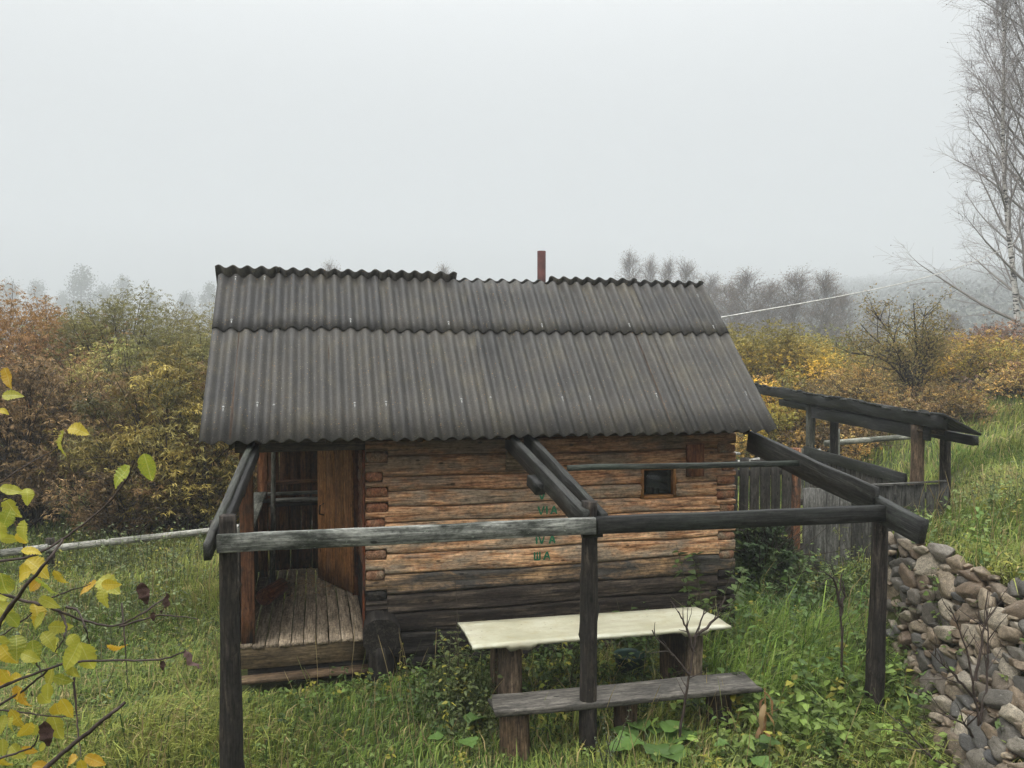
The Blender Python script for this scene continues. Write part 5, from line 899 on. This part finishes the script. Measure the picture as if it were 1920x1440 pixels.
def burdock(x, y, n, s, label, seed):
    r = np.random.default_rng(seed); z = float(gz(x, y)); root = thing('burdock', label, 'plant', (x, y, z), 'burdocks in the grass')
    for k in range(n):
        a_ = k*2.4+r.normal(0, .3); d = np.array([math.cos(a_), math.sin(a_), r.uniform(.1, .5)]); h = r.uniform(.06, .22); b = np.array([x, y, z]); e = b+np.array([d[0]*.12, d[1]*.12, h]); a = Acc(); tubes(a, [(np.array([b, (b+e)/2+[0, 0, .03], e]), [.007, .006, .005])], 5, (.10, .13, .05)); st = new_obj('leaf_stalk', a.mesh('leaf_stalk', True), M_STEM, None, root); o = new_obj('leaf', BDM[k % 3], None, orient(e, d, (0, 0, 1), s*r.uniform(.7, 1.15)), root); o.color = (*(np.array([.085, .15, .035])*r.uniform(.75, 1.35)), 1)
burdock(2.05, -2.22, 9, .24, 'large leaved burdock in front of the bench, right of the middle post', 1); burdock(4.25, .2, 8, .24, 'large leaved burdock beneath the grey fence', 2); burdock(.62, -1.75, 5, .17, 'small pale burdock at the left end of the bench', 3); burdock(3.75, -1.35, 6, .16, 'small burdock right of the table end', 4); burdock(2.62, -2.55, 6, .15, 'yellowish burdock at the bottom edge right of the sapling', 5)
# withered stalk with hanging tan leaves
def withered():
    r = np.random.default_rng(15); x, y = 2.95, -2.28; z = float(gz(x, y)); root = thing('withered_plant', 'withered tan stalk with hanging dry leaves right of the sapling', 'plant', (x, y, z)); a = Acc(); tubes(a, [(np.array([[x, y, z-.02], [x+.02, y, z+.25], [x+.01, y, z+.5]]), [.008, .007, .004])], 5, (.28, .17, .07)); new_obj('stem', a.mesh('stem', True), M_STEM, None, root)
    lm = big_leaf_mesh(840, .22, 11, .5); lm.materials.append(M_LEAF)
    for k in range(7): d = (math.cos(k*1.9)*.5, math.sin(k*1.9)*.5, -.7); o = new_obj('leaf', lm, None, orient((x+.01, y, z+.48-.05*k), d, (math.cos(k*1.9), math.sin(k*1.9), .5), r.uniform(.14, .24)), root); o.color = (.36*r.uniform(.7, 1.1), .22*r.uniform(.8, 1.1), .10, 1)
withered()

# ------------------------------------------------------------------ foreground shrub at the left edge
def fore_shrub():
    r = np.random.default_rng(99); rp = at(-330, 1900, 2.2); rp[2] = float(gz(rp[0], rp[1])); root = thing('yellow_leaved_shrub', 'foreground shrub with yellow green heart shaped leaves on thin dark twigs', 'shrub', tuple(rp))
    br = [([(-60, 1075), (0, 1052), (60, 1045), (120, 1010), (200, 950), (240, 895), (252, 862)], 2.25, .0042), ([(-60, 1290), (0, 1165), (40, 1110), (90, 1050), (118, 1012)], 2.1, .0065), ([(-60, 930), (0, 905), (50, 872), (105, 842), (120, 822)], 2.4, .0030), ([(-40, 1090), (20, 1120), (75, 1132), (112, 1147), (160, 1165), (215, 1177), (270, 1150), (312, 1118)], 2.2, .0040), ([(225, 1175), (300, 1152), (370, 1160)], 2.2, .0024), ([(-50, 1310), (0, 1288), (60, 1265), (120, 1243), (200, 1238), (300, 1238), (345, 1222)], 2.15, .0042), ([(40, 1500), (85, 1440), (150, 1385), (200, 1345), (236, 1317)], 2.0, .0075), ([(-40, 1345), (40, 1298), (88, 1258)], 2.15, .0050), ([(-40, 1435), (30, 1412), (62, 1402), (72, 1380)], 2.05, .0036), ([(112, 1147), (125, 1170), (122, 1195), (104, 1222)], 2.2, .0028), ([(125, 1138), (145, 1142), (160, 1175), (168, 1208)], 2.2, .0028), ([(228, 1130), (234, 1200), (240, 1290)], 2.3, .0020), ([(138, 1270), (145, 1350), (152, 1420)], 2.2, .0024), ([(-30, 1330), (40, 1335), (110, 1345), (150, 1340)], 2.2, .0024), ([(75, 1132), (110, 1115), (170, 1095)], 2.2, .0022), ([(60, 1225), (75, 1255), (82, 1270)], 2.15, .0022), ([(-50, 720), (-10, 700), (5, 685)], 2.4, .003), ([(-50, 960), (0, 940), (30, 930), (55, 925)], 2.3, .002), ([(45, 1045), (45, 1000), (42, 985)], 2.25, .002), ([(-50, 1210), (0, 1195), (60, 1150)], 2.2, .003)]
    for P, D, rad in br:
        W3 = np.array([at(u, v, D+.04*math.sin(k*1.7+D*9)) for k, (u, v) in enumerate(P)]); n = len(W3)
        if P[0][0] < -10 or P[0][1] > 1450:
            start = rp+r.normal(0, .05, 3)*[1, 1, 0]; mid = (start*.4+W3[0]*.6)+np.array([-.05, 0, .12]); W3 = np.vstack([start, (start+mid)/2, mid, W3])
        t = np.linspace(0, len(W3)-1, len(W3)*5); Q = np.stack([np.interp(t, np.arange(len(W3)), W3[:, k]) for k in range(3)], -1)
        for _ in range(3): Q[1:-1] = (Q[:-2]+2*Q[1:-1]+Q[2:])/4
        Q += r.normal(0, .0009, Q.shape); rr = np.linspace(rad*1.35, rad*.5, len(t))*(1+.35*(r.uniform(size=len(t)) < .08)); a = Acc(); tubes(a, [(Q, rr)], 6); new_obj('branch', a.mesh('branch', True), M_TWIG, None, root)
    LM = [big_leaf_mesh(850+k, .50+.05*k, 27, .35) for k in range(4)]
    for m_ in LM: m_.materials.append(M_BIGLEAF)
    G, YG, Y, O = (.20, .29, .04), (.33, .36, .05), (.50, .38, .03), (.52, .28, .025)
    lv = [(270, 850, 58, 80, G), (243, 873, 50, 130, G), (118, 805, 50, 95, YG), (128, 802, 38, 10, Y), (10, 690, 42, 70, O), (4, 742, 36, -5, YG), (-4, 768, 20, 20, Y), (50, 915, 32, 70, YG), (0, 915, 40, 10, YG), (8, 935, 46, 60, YG), (45, 975, 44, 95, YG), (20, 955, 42, 110, G), (0, 1008, 34, 15, YG), (40, 1032, 34, 5, Y), (50, 1048, 54, 30, Y), (58, 1070, 46, 160, Y), (70, 1080, 52, 60, G), (20, 1100, 56, 120, YG), (0, 1075, 60, 90, G), (185, 1085, 50, 20, YG), (183, 1092, 42, 155, O), (190, 1095, 34, 5, Y), (195, 1095, 44, 85, YG), (65, 1130, 46, 60, Y), (75, 1120, 40, 30, YG), (90, 1175, 42, 10, YG), (80, 1185, 40, 50, YG), (30, 1190, 46, 70, G), (20, 1205, 40, 100, Y), (60, 1200, 48, 80, G), (0, 1210, 46, 50, Y), (130, 1190, 34, 60, YG), (150, 1205, 60, 120, YG), (150, 1205, 66, 75, YG), (200, 1210, 36, 25, O), (135, 1250, 36, 90, YG), (100, 1250, 46, 115, YG), (30, 1285, 52, 75, O), (0, 1255, 40, 60, Y), (40, 1270, 30, 170, Y), (115, 1310, 44, 65, Y), (98, 1340, 58, 80, YG), (92, 1335, 24, -20, Y), (60, 1355, 36, 125, Y), (40, 1402, 30, 30, O), (10, 1340, 34, 100, YG), (70, 1360, 38, 140, YG), (145, 1420, 34, 150, O), (160, 1418, 40, 25, O), (150, 1425, 30, 80, Y), (60, 1435, 34, 15, O), (0, 1420, 30, 60, Y), (15, 1150, 40, 140, YG), (-10, 1130, 50, 40, YG), (40, 1225, 36, 20, YG), (110, 1200, 36, 130, YG), (90, 1280, 40, 100, YG), (20, 1330, 44, 60, Y), (75, 1300, 34, 70, YG), (0, 980, 40, 100, YG), (30, 1000, 30, 60, Y), (5, 1385, 36, 90, YG)]
    for k in range(16): lv.append((float(r.uniform(-25, 110)), float(r.uniform(1040, 1440)), float(r.uniform(24, 38)), float(r.uniform(20, 150)), (YG, YG, Y, G, O)[k % 5]))
    for k, (u, v, px, ang, c) in enumerate(lv):
        D = 2.22+.12*math.sin(k*2.3); p = at(u, v, D); an = math.radians(ang); d = _r*math.cos(an)-_u*math.sin(an)+_f*r.uniform(-.45, .45); up = -_f*r.uniform(.5, 1)+np.array([0, 0, 1])*r.uniform(.1, .7)+_r*r.normal(0, .35); s = px/FPX*D*1.0; o = new_obj('leaf', LM[k % 4], None, orient(p, d, up, s, r.normal(0, .25)), root); o.color = (*(np.array(c)*r.uniform(.8, 1.15)), 1)
    DM = [big_leaf_mesh(870+k, .45, 11, 1.0) for k in range(2)]
    for m_ in DM:
        co = np.zeros(len(m_.vertices)*3, np.float32); m_.vertices.foreach_get('co', co); co = co.reshape(-1, 3); co[:, 2] += .22*np.abs(co[:, 1])*np.sign(np.sin(co[:, 0]*14))+.06*np.sin(co[:, 0]*22); m_.vertices.foreach_set('co', co.ravel()); m_.materials.append(M_DRYBIG)
    for k, (u, v, px) in enumerate(((265, 1092, 46), (312, 1112, 42), (306, 1238, 22), (347, 1218, 46), (84, 1352, 54), (288, 1147, 20))): p = at(u, v, 2.18); d = -_u+_r*r.normal(0, .2); o = new_obj('dry_leaf', DM[k % 2], None, orient(p, d, -_f+r.normal(0, .3, 3), px/FPX*2.18, r.normal(0, .5)), root)
fore_shrub()
